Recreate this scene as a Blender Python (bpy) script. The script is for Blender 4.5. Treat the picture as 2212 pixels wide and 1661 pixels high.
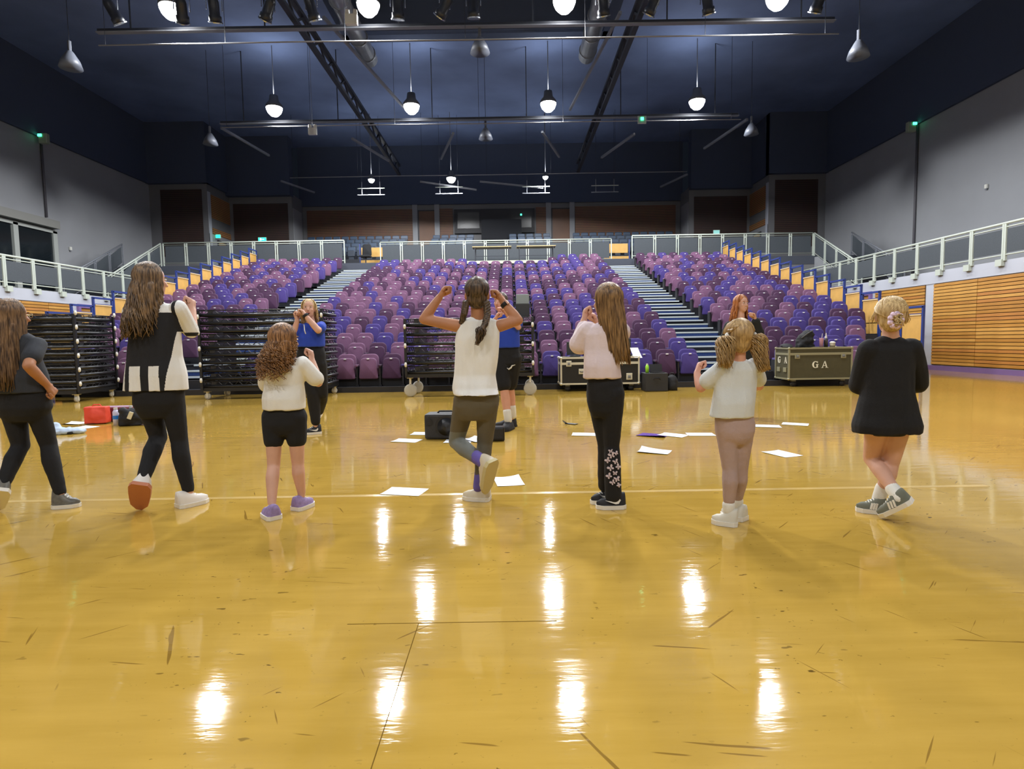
import bpy, bmesh, math, random
from mathutils import Vector, Matrix, noise
PI = math.pi
random.seed(7)
for _o in list(bpy.data.objects):
    bpy.data.objects.remove(_o)
SC = bpy.context.scene
COL = SC.collection

# ------------------------------------------------------------------ camera
cam_data = bpy.data.cameras.new('camera')
cam_data.sensor_fit = 'HORIZONTAL'
cam_data.sensor_width = 36.0
cam_data.lens = 36.0 * 1280.0 / 2212.0
cam_data.clip_end = 200
cam = bpy.data.objects.new('camera', cam_data)
COL.objects.link(cam)
_p, _r = math.radians(4.31), math.radians(0.928)
_f = Vector((0, math.cos(_p), -math.sin(_p)))
_rt0 = Vector((1, 0, 0))
_up0 = _rt0.cross(_f)
_rt = _rt0 * math.cos(_r) - _up0 * math.sin(_r)
_up = _rt0 * math.sin(_r) + _up0 * math.cos(_r)
cam.matrix_world = Matrix(((_rt.x, _up.x, -_f.x, 0), (_rt.y, _up.y, -_f.y, 0), (_rt.z, _up.z, -_f.z, 1.1), (0, 0, 0, 1)))
SC.camera = cam

# ------------------------------------------------------------------ world, exposure
world = bpy.data.worlds.new('world')
SC.world = world
world.use_nodes = True
world.node_tree.nodes['Background'].inputs[0].default_value = (0.25, 0.33, 0.5, 1)
world.node_tree.nodes['Background'].inputs[1].default_value = 0.02
SC.view_settings.view_transform = 'Standard'
SC.view_settings.look = 'None'
SC.view_settings.gamma = 1.0
SC.view_settings.use_curve_mapping = False
SC.view_settings.exposure = 0.0
LAMP_POWER = 1400.0
SC.cycles.use_adaptive_sampling = True
SC.cycles.adaptive_threshold = 0.03
SC.cycles.max_bounces = 5
SC.cycles.diffuse_bounces = 3
SC.cycles.glossy_bounces = 3
SC.cycles.transmission_bounces = 4
SC.cycles.transparent_max_bounces = 6
SC.cycles.caustics_reflective = False
SC.cycles.caustics_refractive = False
SC.cycles.sample_clamp_indirect = 6.0

# ------------------------------------------------------------------ materials
def srgb(r, g, b):
    f = lambda c: (c / 255) / 12.92 if c <= 10 else (((c / 255) + 0.055) / 1.055) ** 2.4
    return (f(r), f(g), f(b), 1)

MATS = {}
def mat(name, col, rough=0.6, metal=0.0, noise_scale=None, noise_amt=0.15, bump=0.0, bump_scale=60.0, spec=0.5, emit=None, emit_s=0.0, sheen=0.0, coat=0.0, stretch=None):
    if name in MATS:
        return MATS[name]
    m = bpy.data.materials.new(name)
    m.use_nodes = True
    nt = m.node_tree
    b = nt.nodes['Principled BSDF']
    c = col if len(col) == 4 else (*col, 1)
    b.inputs['Base Color'].default_value = c
    b.inputs['Roughness'].default_value = rough
    b.inputs['Metallic'].default_value = metal
    b.inputs['Specular IOR Level'].default_value = spec
    if sheen: b.inputs['Sheen Weight'].default_value = sheen
    if coat: b.inputs['Coat Weight'].default_value = coat
    if emit:
        b.inputs['Emission Color'].default_value = emit
        b.inputs['Emission Strength'].default_value = emit_s
    tc = None
    if noise_scale or bump:
        tc = nt.nodes.new('ShaderNodeTexCoord')
        src = tc.outputs['Object']
        if stretch:
            mp = nt.nodes.new('ShaderNodeMapping')
            mp.inputs['Scale'].default_value = stretch
            nt.links.new(src, mp.inputs['Vector'])
            src = mp.outputs['Vector']
    if noise_scale:
        n = nt.nodes.new('ShaderNodeTexNoise')
        n.inputs['Scale'].default_value = noise_scale
        n.inputs['Detail'].default_value = 5
        nt.links.new(src, n.inputs['Vector'])
        r = nt.nodes.new('ShaderNodeValToRGB')
        r.color_ramp.elements[0].position = 0.3
        r.color_ramp.elements[1].position = 0.7
        r.color_ramp.elements[0].color = tuple(max(0, v * (1 - noise_amt)) for v in c[:3]) + (1,)
        r.color_ramp.elements[1].color = tuple(min(1, v * (1 + noise_amt)) for v in c[:3]) + (1,)
        nt.links.new(n.outputs['Fac'], r.inputs['Fac'])
        nt.links.new(r.outputs['Color'], b.inputs['Base Color'])
    if bump:
        n2 = nt.nodes.new('ShaderNodeTexNoise')
        n2.inputs['Scale'].default_value = bump_scale
        n2.inputs['Detail'].default_value = 3
        nt.links.new(src, n2.inputs['Vector'])
        bp = nt.nodes.new('ShaderNodeBump')
        bp.inputs['Strength'].default_value = bump
        bp.inputs['Distance'].default_value = 0.01
        nt.links.new(n2.outputs['Fac'], bp.inputs['Height'])
        nt.links.new(bp.outputs['Normal'], b.inputs['Normal'])
    MATS[name] = m
    return m

# ------------------------------------------------------------------ mesh helpers
class MB:
    """collects boxes, tubes, lathes and lofts into one mesh"""
    def __init__(self):
        self.v = []; self.f = []
    def add(self, vs, fs):
        n = len(self.v)
        self.v += [tuple(p) for p in vs]
        self.f += [tuple(i + n for i in f) for f in fs]
        return self
    def box(self, c, s, rot=None, bev=0.0):
        hx, hy, hz = s[0] / 2, s[1] / 2, s[2] / 2
        M = rot if rot is not None else Matrix.Identity(3)
        c = Vector(c)
        if bev <= 0:
            vs = [c + M @ Vector((x * hx, y * hy, z * hz)) for x in (-1, 1) for y in (-1, 1) for z in (-1, 1)]
            return self.add(vs, [(0, 1, 3, 2), (4, 6, 7, 5), (0, 4, 5, 1), (2, 3, 7, 6), (0, 2, 6, 4), (1, 5, 7, 3)])
        bev = min(bev, hx * .9, hy * .9, hz * .9)
        bm = bmesh.new()
        bmesh.ops.create_cube(bm, size=1)
        for v in bm.verts: v.co = Vector((v.co.x * 2 * hx, v.co.y * 2 * hy, v.co.z * 2 * hz))
        bmesh.ops.bevel(bm, geom=bm.edges[:], offset=bev, segments=2, affect='EDGES', profile=0.6)
        bm.verts.index_update()
        vs = [c + M @ v.co for v in bm.verts]; fs = [tuple(v.index for v in f.verts) for f in bm.faces]
        bm.free()
        return self.add(vs, fs)
    def span(self, a, b, bev=0.0):
        return self.box([(a[i] + b[i]) / 2 for i in range(3)], [abs(b[i] - a[i]) for i in range(3)], bev=bev)
    def tube(self, pts, r, n=8, caps=True, closed=False):
        pts = [Vector(p) for p in pts]
        rs = r if isinstance(r, (list, tuple)) else [r] * len(pts)
        vs = []; fs = []
        prev = None
        L = len(pts)
        for i, p in enumerate(pts):
            if closed: t = pts[(i + 1) % L] - pts[i - 1]
            else: t = pts[min(i + 1, L - 1)] - pts[max(i - 1, 0)]
            if t.length < 1e-9: t = Vector((0, 0, 1))
            t.normalize()
            if prev is None:
                a = Vector((0, 0, 1)) if abs(t.z) < 0.9 else Vector((1, 0, 0))
                u = t.cross(a).normalized()
            else:
                u = (prev - t * prev.dot(t))
                u = u.normalized() if u.length > 1e-6 else t.orthogonal().normalized()
            prev = u
            w = t.cross(u)
            for k in range(n):
                an = 2 * PI * k / n + PI / n
                vs.append(p + (u * math.cos(an) + w * math.sin(an)) * rs[i])
        for i in range(L - 1 if not closed else L):
            a = i * n; b = ((i + 1) % L) * n
            for k in range(n):
                fs.append((a + k, a + (k + 1) % n, b + (k + 1) % n, b + k))
        if caps and not closed:
            fs.append(tuple(reversed(range(n)))); fs.append(tuple((L - 1) * n + k for k in range(n)))
        return self.add(vs, fs)
    def bar(self, a, b, w, h=None, up=(0, 0, 1)):
        a = Vector(a); b = Vector(b); h = h or w
        d = (b - a); L = d.length; d.normalize()
        u = Vector(up)
        if abs(d.dot(u)) > 0.98: u = Vector((0, 1, 0))
        s = d.cross(u).normalized(); u = s.cross(d)
        return self.box((a + b) / 2, (L, w, h), Matrix((d, s, u)).transposed())
    def lathe(self, prof, c=(0, 0, 0), n=16, M=None):
        c = Vector(c); M = M if M is not None else Matrix.Identity(3)
        vs = []; fs = []
        for (r, z) in prof:
            for k in range(n):
                a = 2 * PI * k / n
                vs.append(c + M @ Vector((r * math.cos(a), r * math.sin(a), z)))
        for i in range(len(prof) - 1):
            for k in range(n):
                fs.append((i * n + k, i * n + (k + 1) % n, (i + 1) * n + (k + 1) % n, (i + 1) * n + k))
        if prof[0][0] > 1e-5: fs.append(tuple(reversed(range(n))))
        if prof[-1][0] > 1e-5: fs.append(tuple((len(prof) - 1) * n + k for k in range(n)))
        return self.add(vs, fs)
    def prism(self, pts, d, axis='y', off=0.0):
        """pts: 2D outline (a, b); extruded by d along axis"""
        n = len(pts)
        def P(a, b, t):
            return {'y': (a, t, b), 'x': (t, a, b), 'z': (a, b, t)}[axis]
        vs = [P(a, b, off) for a, b in pts] + [P(a, b, off + d) for a, b in pts]
        fs = [tuple(range(n)), tuple(reversed(range(n, 2 * n)))]
        fs += [(i, i + n, (i + 1) % n + n, (i + 1) % n) for i in range(n)]
        return self.add(vs, fs)
    def mesh(self, name, material, smooth=False):
        me = bpy.data.meshes.new(name)
        me.from_pydata(self.v, [], self.f)
        bm = bmesh.new(); bm.from_mesh(me)
        bmesh.ops.recalc_face_normals(bm, faces=bm.faces)
        bm.to_mesh(me); bm.free()
        if smooth:
            for p in me.polygons: p.use_smooth = True
        if material: me.materials.append(material)
        return me
    def build(self, name, material, parent=None, smooth=False, loc=None):
        return obj(name, self.mesh(name, material, smooth), parent, loc)

def obj(name, me, parent=None, loc=None, rotz=None, scale=None):
    o = bpy.data.objects.new(name, me)
    COL.objects.link(o)
    if parent is not None: o.parent = parent
    if loc is not None: o.location = loc
    if rotz is not None: o.rotation_euler = (0, 0, rotz)
    if scale is not None: o.scale = scale
    return o

def tag(o, label, cat, group=None, kind=None):
    o['label'] = label; o['category'] = cat
    if group: o['group'] = group
    if kind: o['kind'] = kind
    return o

def struct(o):
    o['kind'] = 'structure'
    return o

def thing(name, label, cat, loc=(0, 0, 0), rotz=0.0, group=None):
    o = bpy.data.objects.new(name, None)
    COL.objects.link(o)
    o.location = loc; o.rotation_euler = (0, 0, rotz)
    o.empty_display_size = 0.1
    return tag(o, label, cat, group)

def copy_tree(o, parent=None):
    c = o.copy(); COL.objects.link(c); c.parent = parent
    for ch in list(o.children): copy_tree(ch, c)
    return c

NUM = ['zero', 'first', 'second', 'third', 'fourth', 'fifth', 'sixth', 'seventh', 'eighth', 'ninth', 'tenth', 'eleventh', 'twelfth', 'thirteenth', 'fourteenth', 'fifteenth', 'sixteenth', 'seventeenth', 'eighteenth', 'nineteenth', 'twentieth']
# ================================================================== the hall
CX = -1.2                       # middle of the hall
XR, XL = 12.6, -15.0            # faces under the side balconies
XUR, XUL = 17.8, -20.2          # upper side walls
ZB = 2.92                       # side balcony floor
ZC = 13.4                       # ceiling
YB = -9.0                       # behind the camera
YBACK = 38.5

# --- floor: worn golden vinyl with a varnish coat
def floor_material():
    m = bpy.data.materials.new('golden_sports_floor')
    m.use_nodes = True
    nt = m.node_tree; N = nt.nodes; L = nt.links
    b = N['Principled BSDF']
    tc = N.new('ShaderNodeTexCoord')
    def nz(scale, stretch, detail=4, rough=0.55):
        mp = N.new('ShaderNodeMapping'); mp.inputs['Scale'].default_value = stretch
        L.new(tc.outputs['Object'], mp.inputs['Vector'])
        n = N.new('ShaderNodeTexNoise'); n.inputs['Scale'].default_value = scale
        n.inputs['Detail'].default_value = detail; n.inputs['Roughness'].default_value = rough
        L.new(mp.outputs['Vector'], n.inputs['Vector'])
        return n.outputs['Fac']
    def ramp(fac, p0, p1, c0, c1):
        r = N.new('ShaderNodeValToRGB')
        r.color_ramp.elements[0].position = p0; r.color_ramp.elements[1].position = p1
        r.color_ramp.elements[0].color = c0; r.color_ramp.elements[1].color = c1
        L.new(fac, r.inputs['Fac'])
        return r.outputs['Color']
    def mix(fac, a, c, mode='MIX'):
        x = N.new('ShaderNodeMix'); x.data_type = 'RGBA'; x.blend_type = mode
        if isinstance(fac, float): x.inputs[0].default_value = fac
        else: L.new(fac, x.inputs[0])
        for i, v in ((6, a), (7, c)):
            if isinstance(v, tuple): x.inputs[i].default_value = v
            else: L.new(v, x.inputs[i])
        return x.outputs[2]
    base = ramp(nz(0.55, (1, 1, 1), 6), 0.3, 0.72, srgb(176, 141, 58), srgb(197, 160, 73))
    streak = ramp(nz(1.4, (1.0, 9, 1), 5, 0.6), 0.35, 0.7, srgb(160, 127, 48), srgb(204, 168, 84))
    col = mix(0.22, base, streak)
    # scuffs: small dark specks and thin lines
    spk = ramp(nz(26, (1.0, 1.4, 1), 3, 0.7), 0.665, 0.70, (0, 0, 0, 1), (1, 1, 1, 1))
    spk_zone = ramp(nz(1.3, (1, 1, 1), 3), 0.40, 0.62, (0, 0, 0, 1), (1, 1, 1, 1))
    spk = mix(1.0, spk, spk_zone, 'MULTIPLY')
    col = mix(spk, col, srgb(96, 74, 28))
    dash = ramp(nz(11, (1.0, 2.4, 1), 2, 0.6), 0.695, 0.72, (0, 0, 0, 1), (1, 1, 1, 1))
    col = mix(mix(1.0, dash, spk_zone, 'MULTIPLY'), col, srgb(104, 80, 32))
    def scratch(rot, sc, seed):
        mp = N.new('ShaderNodeMapping'); mp.inputs['Rotation'].default_value = (0, 0, rot)
        mp.inputs['Location'].default_value = (seed, seed * 1.7, 0)
        L.new(tc.outputs['Object'], mp.inputs['Vector'])
        mp2 = N.new('ShaderNodeMapping'); mp2.inputs['Scale'].default_value = (0.9, 16, 1)
        L.new(mp.outputs['Vector'], mp2.inputs['Vector'])
        n = N.new('ShaderNodeTexNoise'); n.inputs['Scale'].default_value = sc; n.inputs['Detail'].default_value = 2
        L.new(mp2.outputs['Vector'], n.inputs['Vector'])
        return ramp(n.outputs['Fac'], 0.715, 0.735, (0, 0, 0, 1), (1, 1, 1, 1))
    for rot, sc, sd in ((0.15, 2.2, 3.0), (1.1, 2.0, 11.0), (-0.8, 2.4, 23.0)):
        col = mix(scratch(rot, sc, sd), col, srgb(140, 108, 44))
    L.new(col, b.inputs['Base Color'])
    rr = ramp(nz(3.0, (1, 1, 1), 5), 0.3, 0.75, (0.03, 0.03, 0.03, 1), (0.085, 0.085, 0.085, 1))
    L.new(rr, b.inputs['Roughness'])
    b.inputs['Specular IOR Level'].default_value = 0.5
    # gentle waviness of the sheet: stretches the reflections of the lamps
    bp = N.new('ShaderNodeBump'); bp.inputs['Strength'].default_value = 0.22; bp.inputs['Distance'].default_value = 0.004
    L.new(nz(5.0, (0.5, 2.2, 1), 3, 0.5), bp.inputs['Height'])
    bp2 = N.new('ShaderNodeBump'); bp2.inputs['Strength'].default_value = 0.5; bp2.inputs['Distance'].default_value = 0.0007
    L.new(nz(16.0, (0.45, 2.2, 1), 3, 0.6), bp2.inputs['Height'])
    L.new(bp.outputs['Normal'], bp2.inputs['Normal'])
    L.new(bp2.outputs['Normal'], b.inputs['Normal'])
    return m

fl = struct(MB().span((XL - 0.1, YB, -0.2), (XR + 0.1, 30.0, 0.0)).build('floor', floor_material()))
# painted court line across the floor and a short one at the right
ln_m = mat('cream_line_paint', srgb(206, 174, 104), 0.15, noise_scale=3, noise_amt=0.1)
MB().span((-9.0, 4.16, 0.0), (3.4, 4.215, 0.0012)).build('court_line', ln_m, fl)

seam_m = mat('dark_floor_seam', srgb(112, 86, 36), 0.95, spec=0.0)
MB().span((-0.66, 2.242, 0.0), (0.16, 2.246, 0.0006)).build('sheet_seam', seam_m, fl)
MB().span((-0.382, 0.9, 0.0), (-0.379, 2.242, 0.0006)).build('sheet_seam', seam_m, fl)
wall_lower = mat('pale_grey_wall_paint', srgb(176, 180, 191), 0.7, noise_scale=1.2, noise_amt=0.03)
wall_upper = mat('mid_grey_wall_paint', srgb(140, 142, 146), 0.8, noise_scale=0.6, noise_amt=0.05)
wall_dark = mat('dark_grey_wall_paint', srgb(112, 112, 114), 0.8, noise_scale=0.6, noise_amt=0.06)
ceil_m = mat('blue_black_ceiling_paint', srgb(106, 124, 164), 0.9, noise_scale=0.35, noise_amt=0.25)
black_drape = mat('black_drape_cloth', srgb(66, 76, 98), 0.95)
steel_black = mat('black_painted_steel', srgb(38, 42, 52), 0.55)
steel_grey = mat('grey_painted_steel', srgb(120, 124, 132), 0.45)
steel_pale = mat('pale_rail_paint', srgb(184, 192, 182), 0.4)
galv = mat('galvanised_duct_steel', srgb(150, 154, 160), 0.4, metal=0.6, noise_scale=3, noise_amt=0.15)
panel_m = mat('charcoal_rail_mesh_panel', srgb(66, 72, 78), 0.7, noise_scale=30, noise_amt=0.08)
purple_m = mat('purple_skirting_paint', srgb(122, 98, 152), 0.5, noise_scale=2, noise_amt=0.06)

# --- side walls under the balconies
def lower_wall(name, X, sgn):
    w = struct(MB().span((X, YB, 0), (X + sgn * 0.3, 30.0, ZB - 0.02)).build(name, wall_lower))
    MB().span((X - sgn * 0.03, YB, 0.0), (X, 24.0, 0.14)).build('skirting', purple_m, w)
    return w
wr = lower_wall('wall_right', XR, 1)
wl = lower_wall('wall_left', XL, -1)

def slat_material(i, c):
    m = mat('oiled_pine_slat_%d' % i, srgb(*c), 0.45, noise_scale=5.0, noise_amt=0.13, stretch=(1, 0.5, 2.5))
    return m
SLAT_M = [slat_material(i, c) for i, c in enumerate([(180, 130, 60), (188, 140, 68), (172, 122, 56), (194, 146, 74), (176, 120, 60)])]
backing_m = mat('brown_slat_backing', srgb(66, 42, 16), 0.8)

def slat_panel(wall, X, sgn, y0, y1, seg, z0=0.17, z1=2.54, n=25):
    MB().span((X, y0, z0 - 0.01), (X - sgn * 0.012, y1, z1 + 0.01)).build('slat_backing', backing_m, wall)
    h = (z1 - z0) / n
    ys = [y0]
    while ys[-1] < y1 - 0.05: ys.append(min(y1, ys[-1] + seg))
    cache = {}
    for a, b in zip(ys[:-1], ys[1:]):
        for k in range(n):
            key = (round(b - a, 2), random.randrange(5))
            if key not in cache:
                cache[key] = MB().box((0, 0, 0), (0.03, b - a - 0.014, h - 0.017), bev=0.004).mesh('slat', SLAT_M[key[1]])
            obj('slat', cache[key], wall, (X - sgn * 0.025, (a + b) / 2, z0 + h * (k + 0.5)))
slat_panel(wr, XR, 1, 9.4, 17.75, 1.67)
slat_panel(wr, XR, 1, 18.12, 20.6, 1.24)
slat_panel(wl, XL, -1, 17.2, 20.4, 1.07)

# --- balcony slabs, upper walls
def balcony(name, X, XU, sgn):
    b = struct(MB().span((X, YB, ZB - 0.3), (XU, 30.0, ZB)).build('floor_' + name, mat('grey_balcony_carpet', srgb(92, 94, 100), 0.9)))
    MB().span((X - sgn * 0.02, YB, 2.56), (X, 27.0, ZB)).build('edge_band', wall_lower, b)
    return b
bal_r = balcony('balcony_right', XR, XUR, 1)
bal_l = balcony('balcony_left', XL, XUL, -1)
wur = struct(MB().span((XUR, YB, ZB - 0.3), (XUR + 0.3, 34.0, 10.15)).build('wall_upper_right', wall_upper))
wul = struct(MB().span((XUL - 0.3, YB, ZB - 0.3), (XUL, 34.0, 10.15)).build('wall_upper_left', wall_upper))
struct(MB().span((XL - 6, YB - 0.3, 0), (XR + 6, YB, ZC)).build('wall_rear', wall_upper))
# conduits down the upper walls
for w, X, sg, y in ((wur, XUR, -1, 26.4), (wul, XUL, 1, 26.3)):
    MB().tube([(X + sg * 0.06, y, ZB if X > 0 else 6.75), (X + sg * 0.06, y, 10.1)], 0.05, 8).build('conduit', mat('dark_grey_conduit', srgb(84, 82, 88), 0.6), w, True)

# --- ceiling with a black valance above the wall tops
ceil = struct(MB().span((XUL - 0.4, YB, ZC), (-6.2, YBACK, ZC + 0.15)).span((3.9, YB, ZC), (XUR + 0.4, YBACK, ZC + 0.15)).span((-6.2, YB, ZC), (3.9, 18.6, ZC + 0.15)).span((-6.2, 24.8, ZC), (3.9, YBACK, ZC + 0.15)).build('ceiling', ceil_m))
for a, b in (((XUR - 0.12, YB, 10.12), (XUR + 0.3, 34, ZC)), ((XUL - 0.3, YB, 10.12), (XUL + 0.12, 34, ZC)), ((-13.3, YBACK - 0.15, 9.75), (11.0, YBACK + 0.2, ZC)),
             ((XUL, 33.7, 10.1), (-16.8, 34.2, ZC)), ((14.5, 33.7, 10.1), (XUR, 34.2, ZC)), ((-17.0, 36.2, 9.95), (-13.1, 36.8, ZC)), ((10.9, 36.2, 9.95), (14.8, 36.8, ZC)),
             ((-17.1, 33.8, 10.1), (-16.8, 36.8, ZC)), ((14.5, 33.8, 10.1), (14.8, 36.8, ZC))):
    MB().span(a, b).build('valance', black_drape, ceil)
# roof seen through the opening in the middle: deck, purlins, ducts
deck = struct(MB().span((-6.6, 18.0, 15.3), (4.3, 25.4, 15.45)).build('ceiling_roof_deck', mat('grey_roof_deck', srgb(130, 134, 142), 0.8)))
for y in (19.2, 20.4, 21.6, 22.8, 24.0):
    MB().bar((-6.4, y, 15.1), (4.1, y, 15.1), 0.12, 0.3).build('purlin', steel_black, deck)
for x in (-4.6, -3.6, -2.6, 0.4, 1.5):
    MB().bar((x, 18.2, 14.9), (x, 25.2, 14.9), 0.1, 0.12).build('purlin', steel_grey, deck)
MB().span((-6.6, 18.0, ZC), (-6.2, 25.4, 15.4)).span((3.9, 18.0, ZC), (4.3, 25.4, 15.4)).span((-6.6, 18.0, ZC), (4.3, 18.6, 15.4)).span((-6.6, 24.8, ZC), (4.3, 25.4, 15.4)).build('opening_lining', black_drape, deck)

# --- the rear of the hall: stepped boxes with timber-slatted panels, back wall
def slatwall_material(name, dark, light):
    m = bpy.data.materials.new(name)
    m.use_nodes = True
    nt = m.node_tree; N = nt.nodes; L = nt.links
    b = N['Principled BSDF']
    tc = N.new('ShaderNodeTexCoord')
    w = N.new('ShaderNodeTexWave'); w.wave_type = 'BANDS'; w.bands_direction = 'Z'
    w.inputs['Scale'].default_value = 3.0; w.inputs['Distortion'].default_value = 0.0
    L.new(tc.outputs['Object'], w.inputs['Vector'])
    r = N.new('ShaderNodeValToRGB')
    r.color_ramp.elements[0].position = 0.08; r.color_ramp.elements[0].color = srgb(*dark)
    r.color_ramp.elements[1].position = 0.3; r.color_ramp.elements[1].color = srgb(*light)
    L.new(w.outputs['Fac'], r.inputs['Fac'])
    n = N.new('ShaderNodeTexNoise'); n.inputs['Scale'].default_value = 2.0
    L.new(tc.outputs['Object'], n.inputs['Vector'])
    mx = N.new('ShaderNodeMix'); mx.data_type = 'RGBA'; mx.blend_type = 'MULTIPLY'; mx.inputs[0].default_value = 0.35
    L.new(r.outputs['Color'], mx.inputs[6]); L.new(n.outputs['Color'], mx.inputs[7])
    L.new(mx.outputs[2], b.inputs['Base Color'])
    b.inputs['Roughness'].default_value = 0.6
    return m
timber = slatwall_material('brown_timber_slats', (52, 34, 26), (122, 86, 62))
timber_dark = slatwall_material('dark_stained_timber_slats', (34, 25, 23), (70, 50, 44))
timber_lit = slatwall_material('lit_timber_slats', (86, 56, 34), (176, 126, 78))  # timber slats lightened for the returns: lamp light put into the colour
ZBB = 4.95      # rear balcony floor
Y1, Y2 = 34.0, 36.6
XA, XB_ = -16.95, 14.6      # first returns
XC_, XD = -13.15, 10.9      # second returns
rear = struct(MB().span((XUL, 29.2, ZBB - 0.4), (XUR, YBACK + 0.3, ZBB)).build('floor_balcony_rear', mat('dark_balcony_carpet', srgb(70, 74, 84), 0.9)))
def rear_box(name, x0, x1, y0, y1):
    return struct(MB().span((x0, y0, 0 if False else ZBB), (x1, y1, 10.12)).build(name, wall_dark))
bl1 = rear_box('wall_rear_box_left', XUL - 0.2, XA, Y1, Y2 + 0.2)
br1 = rear_box('wall_rear_box_right', XB_, XUR + 0.2, Y1, Y2 + 0.2)
bl2 = rear_box('wall_rear_inner_left', XA - 0.3, XC_, Y2, YBACK + 0.2)
br2 = rear_box('wall_rear_inner_right', XD, XB_ + 0.3, Y2, YBACK + 0.2)
bw = struct(MB().span((XC_, YBACK, ZBB), (XD, YBACK + 0.3, 9.9)).build('wall_back', wall_dark))
def tpanel(par, a, b, m=None): return MB().span(a, b).build('timber_panel', m or timber, par)
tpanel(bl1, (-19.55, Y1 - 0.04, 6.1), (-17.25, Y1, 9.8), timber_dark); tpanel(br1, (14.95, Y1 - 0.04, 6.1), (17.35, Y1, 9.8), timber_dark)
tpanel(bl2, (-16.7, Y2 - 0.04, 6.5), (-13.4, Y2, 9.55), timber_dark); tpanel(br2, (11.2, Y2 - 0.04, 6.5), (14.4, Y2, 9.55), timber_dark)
tpanel(bl1, (XA, Y1 + 0.4, 8.3), (XA + 0.04, Y2 - 0.02, 9.6), timber_lit); tpanel(br1, (XB_ - 0.04, Y1 + 0.4, 8.3), (XB_, Y2 - 0.02, 9.6), timber_lit)
tpanel(bl1, (XA, Y1 + 0.4, 7.4), (XA + 0.04, Y2 - 0.02, 7.75), timber_lit); tpanel(br1, (XB_ - 0.04, Y1 + 0.4, 7.4), (XB_, Y2 - 0.02, 7.75), timber_lit)
for x0, x1 in ((-12.9, -6.0), (-4.5, -3.6), (1.7, 2.4), (4.2, 10.6)):
    tpanel(bw, (x0, YBACK - 0.04, 6.6), (x1, YBACK, 9.5))
# pale painted returns of the inner boxes
for X, sg, pr in ((XC_, 1, bl2), (XD, -1, br2)):
    MB().span((X, Y2 + 0.1, ZBB), (X + sg * 0.03, YBACK - 0.3, 9.3)).build('painted_return', wall_upper, pr)
for X, sg, pr in ((XA, 1, bl1), (XB_, -1, br1)):
    MB().span((X, Y1 + 0.02, ZBB), (X + sg * 0.03, Y2 - 0.05, 7.38)).build('painted_return', wall_upper, pr)
    MB().span((X, Y1 + 0.02, ZBB), (X + sg * 0.035, Y1 + 0.3, 9.7)).build('corner_strip', wall_lower, pr)
# doors
door_m = mat('brown_veneer_door', srgb(98, 66, 44), 0.5, noise_scale=2, noise_amt=0.1)
door_p = mat('pale_veneer_door', srgb(170, 146, 104), 0.5, noise_scale=2, noise_amt=0.1)
frame_d = mat('dark_door_frame', srgb(40, 38, 42), 0.5)
def door(n, a, b, m, par_off, glass=True):
    d = struct(MB().span(a, b).build('door_%d' % n, m))
    ex = abs(b[0] - a[0]) > abs(b[1] - a[1])
    t = 0.07
    fr = MB()
    if ex:
        y0 = a[1] - 0.02; y1 = b[1] + 0.01
        fr.span((a[0] - t, y0, a[2]), (a[0], y1, b[2] + t)).span((b[0], y0, a[2]), (b[0] + t, y1, b[2] + t)).span((a[0], y0, b[2]), (b[0], y1, b[2] + t))
    else:
        x0, x1 = sorted((a[0], b[0])); x0 -= 0.015; x1 += 0.015
        fr.span((x0, a[1] - t, a[2]), (x1, a[1], b[2] + t)).span((x0, b[1], a[2]), (x1, b[1] + t, b[2] + t)).span((x0, a[1], b[2]), (x1, b[1], b[2] + t))
    fr.build('door_frame', frame_d, d)
    return d
door(1, (-5.75, YBACK - 0.06, ZBB + 1.6), (-4.75, YBACK - 0.001, 9.35), door_m, 0)
door(2, (2.75, YBACK - 0.06, ZBB + 1.6), (3.85, YBACK - 0.001, 9.35), door_m, 0)
d3 = door(3, (XA + 0.031, 34.9, ZBB), (XA + 0.08, 35.8, 7.05), door_p, 0)
d4 = door(4, (XB_ - 0.08, 34.9, ZBB), (XB_ - 0.031, 35.8, 7.05), door_p, 0)
for d, x in ((d3, XA + 0.085), (d4, XB_ - 0.085)):
    MB().span((x - 0.01, 35.25, 6.2), (x + 0.01, 35.45, 6.55)).build('vision_pane', mat('dark_glass', srgb(20, 22, 26), 0.1), d)
# grey columns beside the back doors
for x in (-6.0, -4.6, 2.5, 4.0):
    MB().span((x - 0.16, YBACK - 0.12, ZBB), (x + 0.16, YBACK - 0.041, 9.75)).build('column', wall_upper, bw)
# control booth: dark recess with a wide window in the middle of the back wall
booth = thing('control_booth', 'dark glazed control booth in the middle of the back wall', 'booth', (0, YBACK - 0.2, 0))
bm_ = mat('dark_booth_panel', srgb(34, 34, 38), 0.6)
MB().span((-3.5, 0.0, 7.9), (1.6, 0.15, 9.4)).build('front', bm_, booth)
MB().span((-3.3, -0.03, 8.2), (-1.9, -0.005, 9.2)).build('pane', mat('black_booth_glass', srgb(14, 15, 20), 0.35), booth)
MB().span((0.2, -0.03, 8.2), (1.4, -0.005, 9.2)).build('pane', MATS['black_booth_glass'], booth)
MB().span((-1.75, -0.95, 7.3), (0.75, -0.04, 8.55)).build('desk_cover', mat('black_desk_cover', srgb(18, 20, 26), 0.9), booth)
MB().box((0.75, -0.06, 9.0), (0.09, 0.05, 0.09)).build('indicator', mat('green_led', (0, 0.6, 0.3, 1), 0.5, emit=(0.05, 1, 0.45, 1), emit_s=6), booth)

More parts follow.
